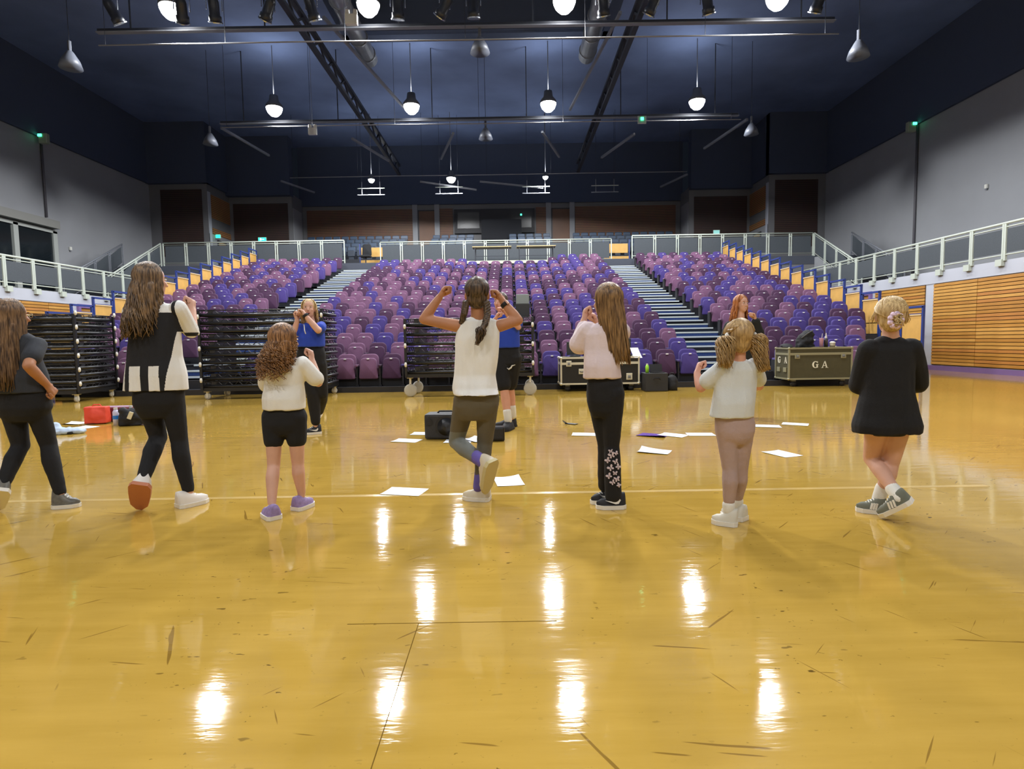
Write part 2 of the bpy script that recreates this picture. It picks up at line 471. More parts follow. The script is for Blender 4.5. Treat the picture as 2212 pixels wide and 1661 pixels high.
# --- window with blind box on the left upper wall
win = struct(MB().span((XUL, 16.4, 3.55), (XUL + 0.02, 26.6, 6.1)).build('window_1', wall_lower))
fm = mat('window_frame_paint', srgb(160, 164, 160), 0.5)
gl = mat('dark_window_glass', srgb(24, 30, 34), 0.08)
win.data.materials[0] = fm
WZ0, WZ1 = 3.6, 6.1
for y0, y1 in ((16.4, 19.9), (20.15, 23.3), (23.6, 24.35), (24.7, 26.5)):
    MB().span((XUL + 0.03, y0, WZ0), (XUL + 0.07, y1, WZ1)).build('pane', gl, win)
for y in (16.2, 19.9, 23.33, 24.4, 26.5):
    MB().span((XUL, y, WZ0 - 0.1), (XUL + 0.14, y + 0.24, WZ1 + 0.1)).build('mullion', fm, win)
MB().span((XUL, 16.0, WZ1), (XUL + 0.14, 26.75, WZ1 + 0.16)).build('window_head', fm, win)
MB().span((XUL, 15.8, WZ1 + 0.18), (XUL + 0.4, 26.6, WZ1 + 0.52)).build('blind_box', mat('grey_blind_box', srgb(126, 126, 122), 0.6), win)
# ================================================================== raked seating
ROW_D, ROW_H, YF, Z0R = 0.887, 0.2527, 13.0, 0.10
deck_m = mat('dark_grey_deck_carpet', srgb(44, 46, 52), 0.9)
fascia_m = mat('black_fascia_board', srgb(34, 32, 34), 0.6)
blue_carpet = mat('navy_blue_carpet', srgb(38, 62, 118), 0.9, noise_scale=30, noise_amt=0.15)
dark_carpet = mat('blue_black_carpet', srgb(30, 38, 50), 0.9)
nosing_m = mat('pale_aluminium_nosing', srgb(200, 208, 206), 0.35)
blue_steel = mat('blue_painted_steel', srgb(44, 62, 128), 0.4)
yellow_board = mat('honey_plywood_board', srgb(206, 160, 84), 0.5, noise_scale=4, noise_amt=0.08)

stand = thing('seating_stand', 'dark stepped stand that carries the rows of purple seats', 'stand', (0, 0, 0))
for i in range(18):
    y0 = YF + ROW_D * i
    z = Z0R + ROW_H * i
    cut = max(0, 4 - i) * 0.522
    MB().span((-12.15 + cut, y0, z - 0.06 if i else 0.0), (10.2 - cut, y0 + ROW_D + 0.02, z)).span((-12.15 + cut, y0, max(0.0, z - ROW_H - 0.02)), (10.2 - cut, y0 + 0.03, z)).build('deck', deck_m, stand)
MB().span((-9.9, YF - 0.03, 0.0), (8.0, YF - 0.002, 0.12)).build('fascia', fascia_m, stand)
MB().span((-9.9, YF + 0.42, 0.1), (8.0, YF + 0.5, 0.3)).build('seat_beam', fascia_m, stand)

def aisle(label, x0, x1):
    a = thing('aisle_stairs', label, 'stairs', ((x0 + x1) / 2, YF, 0))
    w = x1 - x0
    sm = {}
    for key, m in (('a', blue_carpet), ('b', dark_carpet)):
        sm[key] = MB().box((0, 0.23, -0.062), (w, 0.46, 0.125)).mesh('step', m)
    nm = MB().box((0, 0.03, -0.012), (w, 0.08, 0.042)).mesh('nosing', nosing_m)
    for i in range(18):
        for h in (0, 1):
            y = ROW_D * i + 0.4435 * h
            z = Z0R + ROW_H * (i - 0.5 + 0.5 * h) + 0.127
            s = obj('step', sm['a' if h else 'b'], a, (0, y, z))
            obj('nosing', nm, s, (0, 0, 0))
    return a
aisle('blue carpeted stair aisle with pale step edges, behind the blonde woman in blue', -7.92, -6.1)
aisle('blue carpeted stair aisle with pale step edges, left of the red-haired woman', 4.3, 5.92)

# --- seats
SEAT_C = {'b': srgb(66, 51, 121), 'd': srgb(70, 38, 70), 'm': srgb(113, 75, 106)}
SEAT_M = {k: mat('seat_fabric_' + n, SEAT_C[k], 0.85, noise_scale=60, noise_amt=0.08, sheen=0.1) for k, n in (('b', 'blue_violet'), ('d', 'dark_plum'), ('m', 'mauve'))}
seat_black = mat('black_seat_metal', srgb(26, 24, 28), 0.5)
plate_m = mat('white_number_plate', srgb(235, 235, 238), 0.3)
CNAME = {'b': 'blue-violet', 'd': 'dark plum', 'm': 'mauve'}

def rounded(w0, w1, h, r_top, r_bot, z0=0.0, seg=4):
    """outline in x-z: width w0 at the foot, w1 at the top"""
    pts = []
    def arc(cx, cz, r, a0, a1):
        for k in range(seg + 1):
            a = a0 + (a1 - a0) * k / seg
            pts.append((cx + r * math.cos(a), cz + r * math.sin(a)))
    arc(w1 / 2 - r_top, z0 + h - r_top, r_top, 0, PI / 2)
    arc(-w1 / 2 + r_top, z0 + h - r_top, r_top, PI / 2, PI)
    arc(-w0 / 2 + r_bot, z0 + r_bot, r_bot, PI, 1.5 * PI)
    arc(w0 / 2 - r_bot, z0 + r_bot, r_bot, 1.5 * PI, 2 * PI)
    return pts
def pad(mb, pts, d, y0, lean=0.0, puff=0.014):
    """an upholstered pad: outline pts (x,z), depth d, with softened front and rear edges; lean = y per z"""
    n = len(pts)
    cx = sum(p[0] for p in pts) / n; cz = sum(p[1] for p in pts) / n
    rings = []
    for (t, s) in ((0.0, 0.9), (0.012, 0.985), (d * 0.5, 1.0), (d - 0.012, 0.985), (d, 0.9)):
        rings.append([(cx + (x - cx) * s, y0 + t + lean * (z - pts[-1][1]), cz + (z - cz) * s) for x, z in pts])
    vs = [p for r in rings for p in r]
    fs = [tuple(range(n)), tuple(reversed(range(4 * n, 5 * n)))]
    for k in range(4):
        fs += [(k * n + i, k * n + (i + 1) % n, (k + 1) * n + (i + 1) % n, (k + 1) * n + i) for i in range(n)]
    mb.add(vs, fs)
    return mb
# local frame: origin on the deck below the number plate, +y to the rear
def cushion_mb(seg=4): return pad(MB(), rounded(0.43, 0.37, 0.475, 0.09, 0.035, 0.17, seg), 0.085, 0.0, 0.06)
def back_mb(seg=4): return pad(MB(), rounded(0.42, 0.41, 0.50, 0.11, 0.05, 0.235, seg), 0.075, 0.13, 0.10)
def plate_mb(): return MB().box((0, 0.018, 0.628), (0.056, 0.012, 0.026))
def arm_mb(): return MB().box((-0.2585, 0.05, 0.475), (0.055, 0.24, 0.045), bev=0.012)
def bracket_mb(): return MB().box((-0.2585, 0.12, 0.23), (0.035, 0.2, 0.46)).box((-0.2585, 0.16, 0.02), (0.07, 0.3, 0.04))
SEAT_MESH = {}
for k in 'bdm':
    SEAT_MESH[k] = {'cushion': cushion_mb().mesh('cushion', SEAT_M[k], True), 'backrest': back_mb().mesh('backrest', SEAT_M[k], True), 'armrest': arm_mb().mesh('armrest', SEAT_M[k])}
PLATE = plate_mb().mesh('number_plate', plate_m)
BRACKET = bracket_mb().mesh('bracket', seat_black)

seats = []   # (row, x, block, index from the aisle)
for i in range(18):
    for j in range(-13, 7):
        if i == 16 and -6 < j < 2: continue
        if i == 17 and (j < 3): continue
        seats.append((i, 0.91 + 0.517 * j, 'c', 7 - j))
    cut = max(0, 4 - i)
    for j in range(8 - cut):
        seats.append((i, 6.2 + 0.522 * j, 'r', j + 1))
        seats.append((i, -8.2 - 0.522 * j, 'l', j + 1))
FIXED = {(0, 'c', 15): 'm', (0, 'c', 14): 'd', (0, 'c', 7): 'b', (0, 'c', 8): 'm', (0, 'c', 3): 'b', (0, 'c', 2): 'd', (0, 'c', 1): 'b', (1, 'c', 1): 'b', (1, 'c', 2): 'd',
         (1, 'c', 7): 'm', (1, 'c', 6): 'm', (2, 'c', 7): 'd', (2, 'c', 6): 'd', (3, 'c', 7): 'b', (3, 'c', 6): 'm', (4, 'c', 7): 'd', (4, 'c', 6): 'm', (5, 'c', 7): 'd', (5, 'c', 6): 'm', (5, 'c', 5): 'b',
         (1, 'c', 15): 'd', (1, 'c', 14): 'm', (1, 'c', 13): 'b', (2, 'c', 15): 'b', (2, 'c', 14): 'b', (2, 'c', 13): 'd', (3, 'c', 16): 'b', (3, 'c', 15): 'm', (3, 'c', 14): 'm',
         (2, 'c', 1): 'm', (2, 'c', 2): 'd', (3, 'c', 1): 'b', (3, 'c', 2): 'd', (4, 'c', 1): 'd', (4, 'c', 2): 'm', (5, 'c', 1): 'b', (6, 'c', 1): 'd', (7, 'c', 1): 'b', (8, 'c', 1): 'b'}
rs = random.Random(21)
for n, (i, x, blk, c) in enumerate(seats):
    seats[n] = (i, x, blk, c, FIXED.get((i, blk, c), rs.choice('bdm')))
# the seats wholly behind the left trolley are left out of the individuals; nearest rows first
order = sorted(seats, key=lambda s: (YF + s[0] * ROW_D) ** 2 + (s[1]) ** 2 * 0.15)
near, far = order[:300], order[300:]
BLK = {'c': 'centre block', 'r': 'right-hand block', 'l': 'left-hand block'}
for (i, x, blk, c, k) in near:
    t = thing('tip_up_seat', '', 'seat', (x, YF + 0.30 + ROW_D * i, Z0R + ROW_H * i), 0, 'purple tip-up seats on the raked stand')
    side = {'c': 'right aisle', 'r': 'the aisle', 'l': 'the aisle'}[blk]
    t['label'] = '%s tip-up seat, %s, %s row from the front, %s from %s' % (CNAME[k], BLK[blk], NUM[i + 1], NUM[c], side)
    for nm in ('cushion', 'backrest', 'armrest'): obj(nm, SEAT_MESH[k][nm], t)
    obj('number_plate', PLATE, t); obj('bracket', BRACKET, t)
far_root = thing('distant_seat_rows', 'distant upper rows of small purple, plum and mauve tip-up seats', 'seats')
far_root['kind'] = 'stuff'
for k in 'bdm':
    mb = MB(); cu = cushion_mb(2).v, cushion_mb(2).f; ba = back_mb(2).v, back_mb(2).f; ar = arm_mb()
    for (i, x, blk, c, kk) in far:
        if kk != k: continue
        o = Vector((x, YF + 0.30 + ROW_D * i, Z0R + ROW_H * i))
        for vs, fs in (cu, ba): mb.add([Vector(v) + o for v in vs], fs)
        mb.box(o + Vector((-0.2585, 0.05, 0.475)), (0.055, 0.24, 0.045))
    p = mb.build('seat_fabric', SEAT_M[k], far_root, True); p['kind'] = 'stuff'
mb = MB(); mk = MB()
for (i, x, blk, c, kk) in far:
    o = Vector((x, YF + 0.30 + ROW_D * i, Z0R + ROW_H * i))
    mb.box(o + Vector((0, 0.018, 0.628)), (0.056, 0.012, 0.026))
    mk.box(o + Vector((-0.2585, 0.12, 0.23)), (0.035, 0.2, 0.46))
p = mb.build('number_plates', plate_m, far_root); p['kind'] = 'stuff'
p = mk.build('brackets', seat_black, far_root); p['kind'] = 'stuff'

# --- guard panels along the outer sides of the stand
def guard(side, X, i, label):
    sg = 1 if side == 'r' else -1
    t = thing('guard_panel', label, 'guard panel', (X, YF + ROW_D * i, Z0R + ROW_H * i), 0, 'blue framed plywood guard panels beside the seating')
    fr = MB()
    for y in (0.03, ROW_D - 0.05): fr.bar((0, y, -0.62 if i < 5 else -0.25), (0, y, 1.16), 0.055)
    fr.bar((0, 0.0, 1.16), (0, ROW_D - 0.02, 1.16), 0.055).bar((0, 0.05, 0.98), (0, ROW_D - 0.07, 0.98), 0.025).bar((0, 0.0, 0.3), (0, ROW_D - 0.02, 0.3), 0.025)
    fr.build('frame', blue_steel, t)
    MB().box((0, ROW_D / 2 - 0.01, 0.40), (0.025, ROW_D - 0.17, 1.08)).build('board', yellow_board, t)
    MB().box((-sg * 0.02, ROW_D / 2 - 0.01, 0.955), (0.03, ROW_D - 0.17, 0.03)).build('edge_strip', mat('pale_board_edge', srgb(226, 196, 140), 0.5), t)
for i in range(2, 18):
    guard('r', 10.25, i, 'blue framed plywood guard panel on the right edge, %s seat row from the front' % NUM[i + 1])
    guard('l', -12.2, i, 'blue framed plywood guard panel on the left edge, %s seat row from the front' % NUM[i + 1])

# --- doorways with purple frames under the balconies
for n, (X, sg, y0, y1) in ((5, (XR, -1, 20.9, 23.4)), (6, (XL, 1, 20.75, 23.2))):
    d = struct(MB().span((X, y0, 0), (X + sg * 0.03, y1, 2.45)).build('door_%d' % n, mat('tan_door_veneer', srgb(176, 128, 66), 0.5, noise_scale=2, noise_amt=0.12)))
    MB().span((X, y0 - 0.12, 0), (X + sg * 0.08, y0, 2.58)).span((X, y1, 0), (X + sg * 0.08, y1 + 0.12, 2.58)).span((X, y0, 2.45), (X + sg * 0.08, y1, 2.58)).build('door_frame', purple_m, d)

# ================================================================== railings
def railing(label, a, b, npan, ztop, post=0.045, gap=0.10, brackets=None, lower=0.13, slope=0.0, cat='railing', m=None):
    """a railing from a to b (points on the floor edge) with twin posts, three rails and dark infill panels"""
    m = m or steel_pale
    a = Vector(a); b = Vector(b)
    t = thing('railing', label, cat, a)
    d = b - a; dl = d.length
    dh = Vector((d.x, d.y, 0)).normalized()
    H = ztop
    MB().tube([(0, 0, H), d + Vector((0, 0, H))], 0.034, 10).build('top_rail', m, t, True)
    MB().tube([(0, 0, H - 0.10), d + Vector((0, 0, H - 0.10))], 0.018, 8).build('upper_rail', m, t, True)
    MB().tube([(0, 0, lower), d + Vector((0, 0, lower))], 0.018, 8).build('lower_rail', m, t, True)
    for k in range(npan + 1):
        p = d * (k / npan)
        mb = MB()
        for s in ((-gap / 2, gap / 2) if 0 < k < npan else (0,)):
            q = p + dh * s
            mb.bar(q + Vector((0, 0, -0.02)), q + Vector((0, 0, H - 0.02)), post, post, up=dh)
        if 0 < k < npan: mb.bar(p - dh * gap / 2 + Vector((0, 0, H - 0.16)), p + dh * gap / 2 + Vector((0, 0, H - 0.16)), 0.03, 0.05)
        mb.build('post', m, t)
        if brackets:
            MB().box(p + Vector(brackets), (0.09, 0.2, 0.17)).build('bracket', m, t)
    for k in range(npan):
        p0 = d * (k / npan) + dh * (gap / 2 + 0.05); p1 = d * ((k + 1) / npan) - dh * (gap / 2 + 0.05)
        n = Vector((-dh.y, dh.x, 0)) * 0.008
        z0, z1 = lower + 0.05, H - 0.15
        vs = [p0 + n + Vector((0, 0, z0)), p1 + n + Vector((0, 0, z0)), p1 + n + Vector((0, 0, z1)), p0 + n + Vector((0, 0, z1))]
        vs += [v - 2 * n for v in vs]
        MB().add(vs, [(0, 1, 2, 3), (7, 6, 5, 4), (0, 4, 5, 1), (1, 5, 6, 2), (2, 6, 7, 3), (3, 7, 4, 0)]).build('infill_panel', panel_m, t)
    return t
railing('pale railing along the right-hand side balcony above the pine slats', (XR - 0.05, 9.85, ZB), (XR - 0.05, 27.1, ZB), 16, 0.92, post=0.055, gap=0.065, brackets=(-0.02, 0.10, -0.06))
railing('pale railing along the left-hand side balcony above the striped-shirt girl', (XL + 0.05, 14.5, ZB), (XL + 0.05, 27.4, ZB), 12, 0.92, post=0.055, gap=0.065, brackets=(0.02, 0.10, -0.06))
railing('pale railing with dark panels at the top of the left seat block', (-16.85, 29.25, ZBB), (-8.05, 29.25, ZBB), 8, 1.10)
railing('pale railing with dark panels at the top of the centre seat block', (-6.5, 30.2, ZBB), (5.1, 30.2, ZBB), 11, 1.13)
railing('pale railing with dark panels at the top of the right seat block', (5.95, 29.25, ZBB), (14.75, 29.25, ZBB), 8, 1.10)
railing('sloping stair railing at the right end of the rear balcony, nearer one', (14.8, 29.2, ZBB), (14.8, 25.2, ZB), 4, 1.08)
railing('sloping stair railing at the right end of the rear balcony, by the wall', (16.6, 29.2, ZBB), (16.6, 25.2, ZB), 4, 1.08, m=steel_grey)
railing('sloping stair railing at the left end of the rear balcony, nearer one', (-16.95, 29.2, ZBB), (-16.95, 25.2, ZB), 4, 1.08)
railing('sloping stair railing at the left end of the rear balcony, by the wall', (-18.8, 29.2, ZBB), (-18.8, 25.2, ZB), 4, 1.08, m=steel_grey)
# stairs between the side balconies and the rear balcony
for lb, x0, x1 in (('grey stairs from the right side balcony to the rear balcony', 14.85, 16.55), ('grey stairs from the left side balcony to the rear balcony', -18.75, -17.0)):
    t = thing('balcony_stairs', lb, 'stairs', (x0, 25.2, ZB))
    sm = MB().box(((x1 - x0) / 2, 0.2, 0.085), (x1 - x0, 0.4, 0.17)).mesh('step', deck_m)
    for k in range(10):
        obj('step', sm, t, (0, k * 0.39, k * 0.185))
    MB().prism([(0, 0), (4.0, 0), (4.0, 1.95), (3.7, 1.95)], 0.03, 'x', -0.03).build('stringer', wall_upper, t)
struct(MB().span((XUL, 29.22, 0), (XUR, 29.4, ZBB - 0.4)).build('wall_balcony_rear', wall_dark))

# --- platform with folding tables in front of the centre railing, wheelchair bays
plat = thing('platform', 'low pale platform edge behind the top centre seats', 'platform', (-1.0, 28.4, 4.0))
MB().span((-2.9, -0.4, -0.2), (3.0, 0.78, 0.75)).build('deck', mat('dark_platform', srgb(54, 56, 62), 0.8), plat)
MB().span((-2.9, -0.45, 0.66), (3.0, -0.4, 0.78)).build('edge', mat('cream_edge', srgb(206, 204, 180), 0.5), plat)
for x, lb in ((-1.75, 'folding table on the platform, left of the pair'), (0.35, 'folding table on the platform, right of the pair')):
    t = thing('folding_table', lb, 'table', (x, 28.35, 4.76), 0, 'folding tables on the platform')
    MB().box((0.9, 0.35, 0.74), (1.85, 0.7, 0.04), bev=0.01).build('tabletop', mat('pale_wood_top', srgb(190, 170, 120), 0.5), t)
    for lx in (0.1, 1.7):
        for ly in (0.05, 0.65):
            MB().bar((lx, ly, 0), (lx, ly, 0.73), 0.035).build('leg', steel_black, t)
    MB().bar((0.1, 0.05, 0.3), (1.7, 0.05, 0.3), 0.03).build('brace', steel_black, t)

# --- upper tier of blue seats behind the rear railing
blue_seat_m = mat('slate_blue_seat_plastic', srgb(42, 60, 82), 0.5)
blue_dark_m = mat('dark_blue_seat_shell', srgb(26, 38, 54), 0.5)
sm1 = pad(MB(), rounded(0.42, 0.44, 0.40, 0.06, 0.04, 0.35, 2), 0.06, 0.1, 0.1).mesh('backrest', blue_seat_m)
sm2 = pad(MB(), rounded(0.42, 0.40, 0.36, 0.05, 0.04, 0.2, 2), 0.06, 0.0, 0.05).mesh('cushion', blue_dark_m)
sm3 = MB().box((0, 0.08, 0.18), (0.3, 0.06, 0.36)).mesh('stand', blue_dark_m)
tier = thing('upper_tier', 'dark stepped tier under the blue seats at the back wall', 'stand', (0, 33.2, ZBB))
for r in range(5):
    MB().span((XC_ + 0.3, r * 0.85, 0), (XD - 0.3, r * 0.85 + 0.87, 0.35 * r + 0.5)).build('deck', deck_m, tier)
RN = ['lowest', 'second', 'third', 'fourth', 'top']
for r in range(1, 5):
    for blk, x0, n in (('left', -12.2, 12), ('middle', -4.5, 5), ('centre', 0.2, 5), ('right', 4.1, 12)):
        for k in range(n):
            t = thing('blue_seat', 'slate blue seat, %s upper-tier row, %s from the left in the %s group' % (RN[r], NUM[k + 1], blk), 'seat', (x0 + 0.52 * k, 33.5 + 0.85 * r, ZBB + 0.5 + 0.35 * r), 0, 'slate blue seats of the upper tier')
            obj('backrest', sm1, t); obj('cushion', sm2, t); obj('stand', sm3, t)
# timber side pieces flanking the gaps at the aisle heads
for x, lb in ((-7.2, 'pale plywood end panel at the head of the left aisle'), (5.6, 'pale plywood end panel at the head of the right aisle')):
    t = thing('end_panel', lb, 'panel', (x, 31.6, ZBB))
    MB().span((-0.65, 0, 0.05), (0.65, 0.05, 0.45)).build('lower_board', yellow_board, t)
    MB().span((-0.6, 0, 0.62), (0.6, 0.05, 1.1)).build('upper_board', yellow_board, t)
    for xx in (-0.68, 0.68): MB().bar((xx, 0, 0), (xx, 0, 1.3), 0.05).build('post', blue_steel, t)
t = thing('office_chair', 'black office chair at the head of the left aisle', 'chair', (-7.3, 30.4, ZBB))
cb = mat('black_chair_fabric', srgb(26, 28, 32), 0.8)
pad(MB(), rounded(0.48, 0.44, 0.6, 0.12, 0.06, 0.55, 4), 0.08, 0.25, 0.1).build('backrest', cb, t, True)
MB().box((0, 0, 0.48), (0.52, 0.5, 0.09), bev=0.03).build('seat', cb, t)
MB().tube([(0, 0, 0.08), (0, 0, 0.45)], 0.03).build('column', steel_black, t)
for k in range(5):
    a = k * 2 * PI / 5
    MB().bar((0, 0, 0.09), (0.28 * math.cos(a), 0.28 * math.sin(a), 0.05), 0.04).build('leg', steel_black, t)
# ================================================================== lamps and rigging
bulb_m = mat('lit_lamp_lens', (1, 1, 1, 1), 0.5, emit=(0.99, 0.99, 1.0, 1), emit_s=16.0)
bulb_m.cycles.emission_sampling = 'NONE'
bulb_small = bulb_m
spot_d = {}
def lamp_light(parent, r, power, z):
    key = (r, power)
    if key not in spot_d:
        d = bpy.data.lights.new('lamp_light', 'SPOT')
        d.energy = power; d.color = (0.98, 0.99, 1.0); d.shadow_soft_size = r
        d.spot_size = math.radians(165); d.spot_blend = 0.12
        spot_d[key] = d
    o = bpy.data.objects.new('lamp_light', spot_d[key]); COL.objects.link(o); o.parent = parent; o.location = (0, 0, z)
shade_m = mat('grey_lamp_housing', srgb(92, 96, 104), 0.5)
pend_m = mat('dull_white_bell_shade', srgb(84, 88, 98), 0.5)
def up_light(parent, power, z):  # extra upward spot, added to brighten the ceiling in place of lens haze
    d = spot_d.get('up')
    if d is None:
        d = spot_d['up'] = bpy.data.lights.new('added_uplight', 'SPOT'); d.energy = power; d.color = (0.98, 0.99, 1.0); d.shadow_soft_size = 0.25; d.spot_size = math.radians(172); d.spot_blend = 0.6
    o = bpy.data.objects.new('added_uplight', d); COL.objects.link(o); o.parent = parent; o.location = (0, 0, z); o.rotation_euler = (PI, 0, 0)
def high_bay(label, x, y, z, r=0.33, small=False, dim=1.0):
    t = thing('high_bay_lamp', label, 'lamp', (x, y, z), 0, 'lit high-bay lamps under the ceiling')
    MB().lathe([(0.0, -r * 0.95), (r * 0.45, -r * 0.86), (r * 0.8, -r * 0.5), (r * 0.97, -r * 0.1), (r, r * 0.15)], n=20).build('lens', bulb_small if small else bulb_m, t, True)
    MB().lathe([(r * 1.06, r * 0.1), (r * 1.02, r * 0.4), (r * 0.6, r * 0.9), (r * 0.5, r * 1.6), (0.0, r * 1.6)], n=20).build('housing', shade_m, t, True)
    MB().tube([(0, 0, r * 1.5), (0, 0, ZC - z)], 0.018, 6).build('drop_rod', steel_grey, t)
    lamp_light(t, r * 0.8, LAMP_POWER * (0.5 if small else 1.0) * dim, -r * 1.8)
    if y > 5: up_light(t, LAMP_POWER * 0.10, r * 1.75)
    return t
LX = (-9.72, -4.0, 1.7, 7.9)
LW = ('leftmost', 'second from the left', 'third from the left', 'rightmost')
for y, w in ((25.5, 'far row'), (18.0, 'near row'), (10.5, 'row above the dancers'), (3.0, 'row above the camera'), (-4.5, 'row behind the camera')):
    for k, x in enumerate(LX):
        high_bay('lit high-bay lamp, %s in the %s under the ceiling' % (LW[k], w), x, y, 10.86, 0.33, dim={3.0: 0.15, -4.5: 0.65}.get(y, 1.0))
for k, x in enumerate((-7.47, -3.13, 2.0)):
    high_bay('small lit lamp at the back of the hall, %s of three' % ('left', 'middle', 'right')[k], x, 33.0, 9.9, (0.17, 0.25, 0.15)[k], True)

# gantry beams over the hall, one behind each row of lamps, with a grey web the lamps light
web_m = mat('grey_gantry_web', srgb(126, 130, 138), 0.6)
for y, w in ((25.9, 'far row of lamps'), (18.4, 'near row of lamps')):
    t = thing('gantry_beam', 'dark lighting gantry beam across the hall behind the %s' % w, 'beam', (CX, y, 10.35))
    MB().span((-11.0, -0.06, 0.06), (11.0, 0.1, 0.09)).build('lower_flange', steel_grey, t)
    MB().span((-11.0, 0.02, 0.09), (11.0, 0.06, 0.2)).build('web', steel_black, t)
    for k in range(6):
        MB().bar((-10 + 4 * k, 0.04, 0.15), (-10 + 4 * k, 0.04, ZC - 10.35), 0.035).build('hanger', steel_black, t)
bar_m = mat('grey_bar_paint', srgb(150, 150, 152), 0.4)
for y, z, w in ((18.0, 9.86, 'nearest'), (25.4, 10.1, 'middle'), (33.0, 10.08, 'farthest')):
    t = thing('rigging_bar', 'thin grey rigging bar across the whole ceiling, %s of three' % w, 'bar', (CX, y, z))
    MB().tube([(-10.7, 0, 0), (-5, 0, 0.01), (0, 0, -0.01), (5, 0, 0.0), (10.9, 0, -0.01)], 0.022, 6).build('pipe', bar_m, t, True)
    for k in range(7):
        MB().tube([(-10.5 + 3.5 * k, 0, 0), (-10.5 + 3.5 * k, 0.0, ZC - z)], 0.008, 5).build('suspension_wire', steel_black, t)
# diagonal steel braces and the two main girders along the hall
def brace(label, pts, w=0.09, m=None):
    t = thing('roof_brace', label, 'brace', pts[0], 0, 'steel braces under the ceiling')
    a = Vector(pts[0]); d = Vector(pts[1]) - a
    MB().bar((0, 0, 0), d, w).build('bar', m or steel_grey, t)
for k, (lb, a, b) in enumerate((
    ('grey diagonal brace left of the ceiling opening', (-5.9, 20.0, 11.6), (-4.3, 26.5, 11.0)),
    ('grey diagonal brace right of the ceiling opening', (3.7, 20.0, 11.6), (2.7, 26.5, 11.0)),
    ('pale slanted strut at the far left under the ceiling', (-12.2, 26.0, 10.3), (-11.6, 29.5, 10.2)),
    ('pale slanted strut at the far right under the ceiling', (10.2, 26.0, 10.3), (9.5, 29.5, 10.2)),
    ('pale slanted strut above the left seat block', (-12.5, 33.3, 10.0), (-11.4, 35.5, 9.9)),
    ('pale slanted strut above the right seat block', (9.8, 33.3, 10.0), (8.9, 35.5, 9.9)),
    ('thin cross brace left of the back centre', (-4.9, 33.5, 9.9), (-1.8, 33.7, 9.45)),
    ('thin cross brace right of the back centre', (1.9, 33.5, 9.45), (-1.6, 33.7, 9.9)),
    ('short strut between the far lamps on the left', (-6.9, 27.0, 10.1), (-5.9, 30.0, 10.0)),
    ('short strut between the far lamps on the right', (5.6, 27.0, 10.1), (4.6, 30.0, 10.0)),
    ('slanted strut left of the hanging bell in the middle', (-2.4, 26.8, 10.2), (-3.3, 29.8, 10.0)),
    ('slanted strut right of the hanging bell in the middle', (1.5, 26.8, 10.2), (2.5, 29.8, 10.0)))):
    brace(lb, (a, b))
for lb, x0, x1 in (('long dark girder running down the ceiling on the left', -6.3, -6.3), ('long dark girder running down the ceiling on the right', 4.0, 4.0)):
    t = thing('girder', lb, 'girder', (x0, 8.0, 10.7))
    MB().bar((0, 0, 0), (0, 27, 0), 0.16, 0.12).bar((0, 0, 0.5), (0, 27, 0.5), 0.16, 0.12).build('chords', steel_black, t)
    mb = MB()
    for k in range(18): mb.bar((0, 1.5 * k, 0), (0, 1.5 * k + 0.75, 0.5), 0.06).bar((0, 1.5 * k + 0.75, 0.5), (0, 1.5 * k + 1.5, 0), 0.06)
    mb.build('lattice', steel_black, t)
for lb, x in (('ribbed grey air duct at the left of the ceiling opening', -5.5), ('ribbed grey air duct at the right of the ceiling opening', 3.2)):
    t = thing('air_duct', lb, 'duct', (x, 18.7, 12.4))
    MB().tube([(0, 0.0, 0), (0, 6.0, 0)], 0.32, 16).build('pipe', galv, t, True)
    for k in range(5):
        MB().lathe([(0.33, -0.03), (0.355, -0.03), (0.355, 0.03), (0.33, 0.03)], (0, 0.5 + 1.25 * k, 0), 16, Matrix.Rotation(PI / 2, 3, 'X')).build('collar', galv, t)
# access frames hanging at the back: small ladder-like gantries
for lb, x, y, z in (('small hanging access frame under the left back lamp', -7.6, 33.4, 9.2), ('small hanging access frame under the middle back lamp', -3.3, 33.4, 9.2), ('small hanging access frame under the right back lamp', 1.5, 33.4, 9.15), ('small hanging access frame right of the back lamps', 5.3, 33.4, 9.15)):
    t = thing('access_frame', lb, 'frame', (x, y, z))
    for dz in (0.0, 0.35): MB().bar((-0.75, 0, dz), (0.75, 0, dz), 0.04).build('rail', steel_pale if dz else steel_grey, t)
    for dx in (-0.5, 0.5): MB().bar((dx, 0, -0.02), (dx, 0, 0.7), 0.03).build('upright', steel_grey, t); MB().tube([(dx, 0, 0.7), (dx, 0, ZC - z)], 0.008, 5).build('hanging_wire', steel_black, t)
# bell-shaped unlit pendants
def pendant(label, x, y, z, s=1.0):
    t = thing('pendant_lamp', label, 'lamp', (x, y, z), 0, 'unlit bell pendants')
    MB().lathe([(0.30 * s, -0.30 * s), (0.24 * s, -0.1 * s), (0.12 * s, 0.1 * s), (0.08 * s, 0.16 * s), (0.0, 0.17 * s)], n=16).build('shade', pend_m, t, True)
    MB().tube([(0, 0, 0.15 * s), (0, 0, 0.45 * s)], 0.05 * s, 8).build('cap', pend_m, t)
    MB().tube([(0, 0, 0.45 * s), (0, 0, ZC - z)], 0.01, 5).build('cable', steel_black, t)
for lb, x, y, z in (('unlit bell pendant at the far left above the left balcony wall', -12.4, 17.5, 9.3), ('unlit bell pendant at the far right above the right balcony wall', 10.0, 17.5, 9.25),
                    ('unlit bell pendant hanging in the ceiling opening', -0.8, 18.5, 10.0), ('unlit bell pendant in the middle below the far lamps', -0.95, 26.0, 9.95), ('unlit bell pendant far back on the left', -12.6, 25.8, 9.85), ('unlit bell pendant far back on the right', 10.3, 25.8, 9.9)):
    pendant(lb, x, y, z)
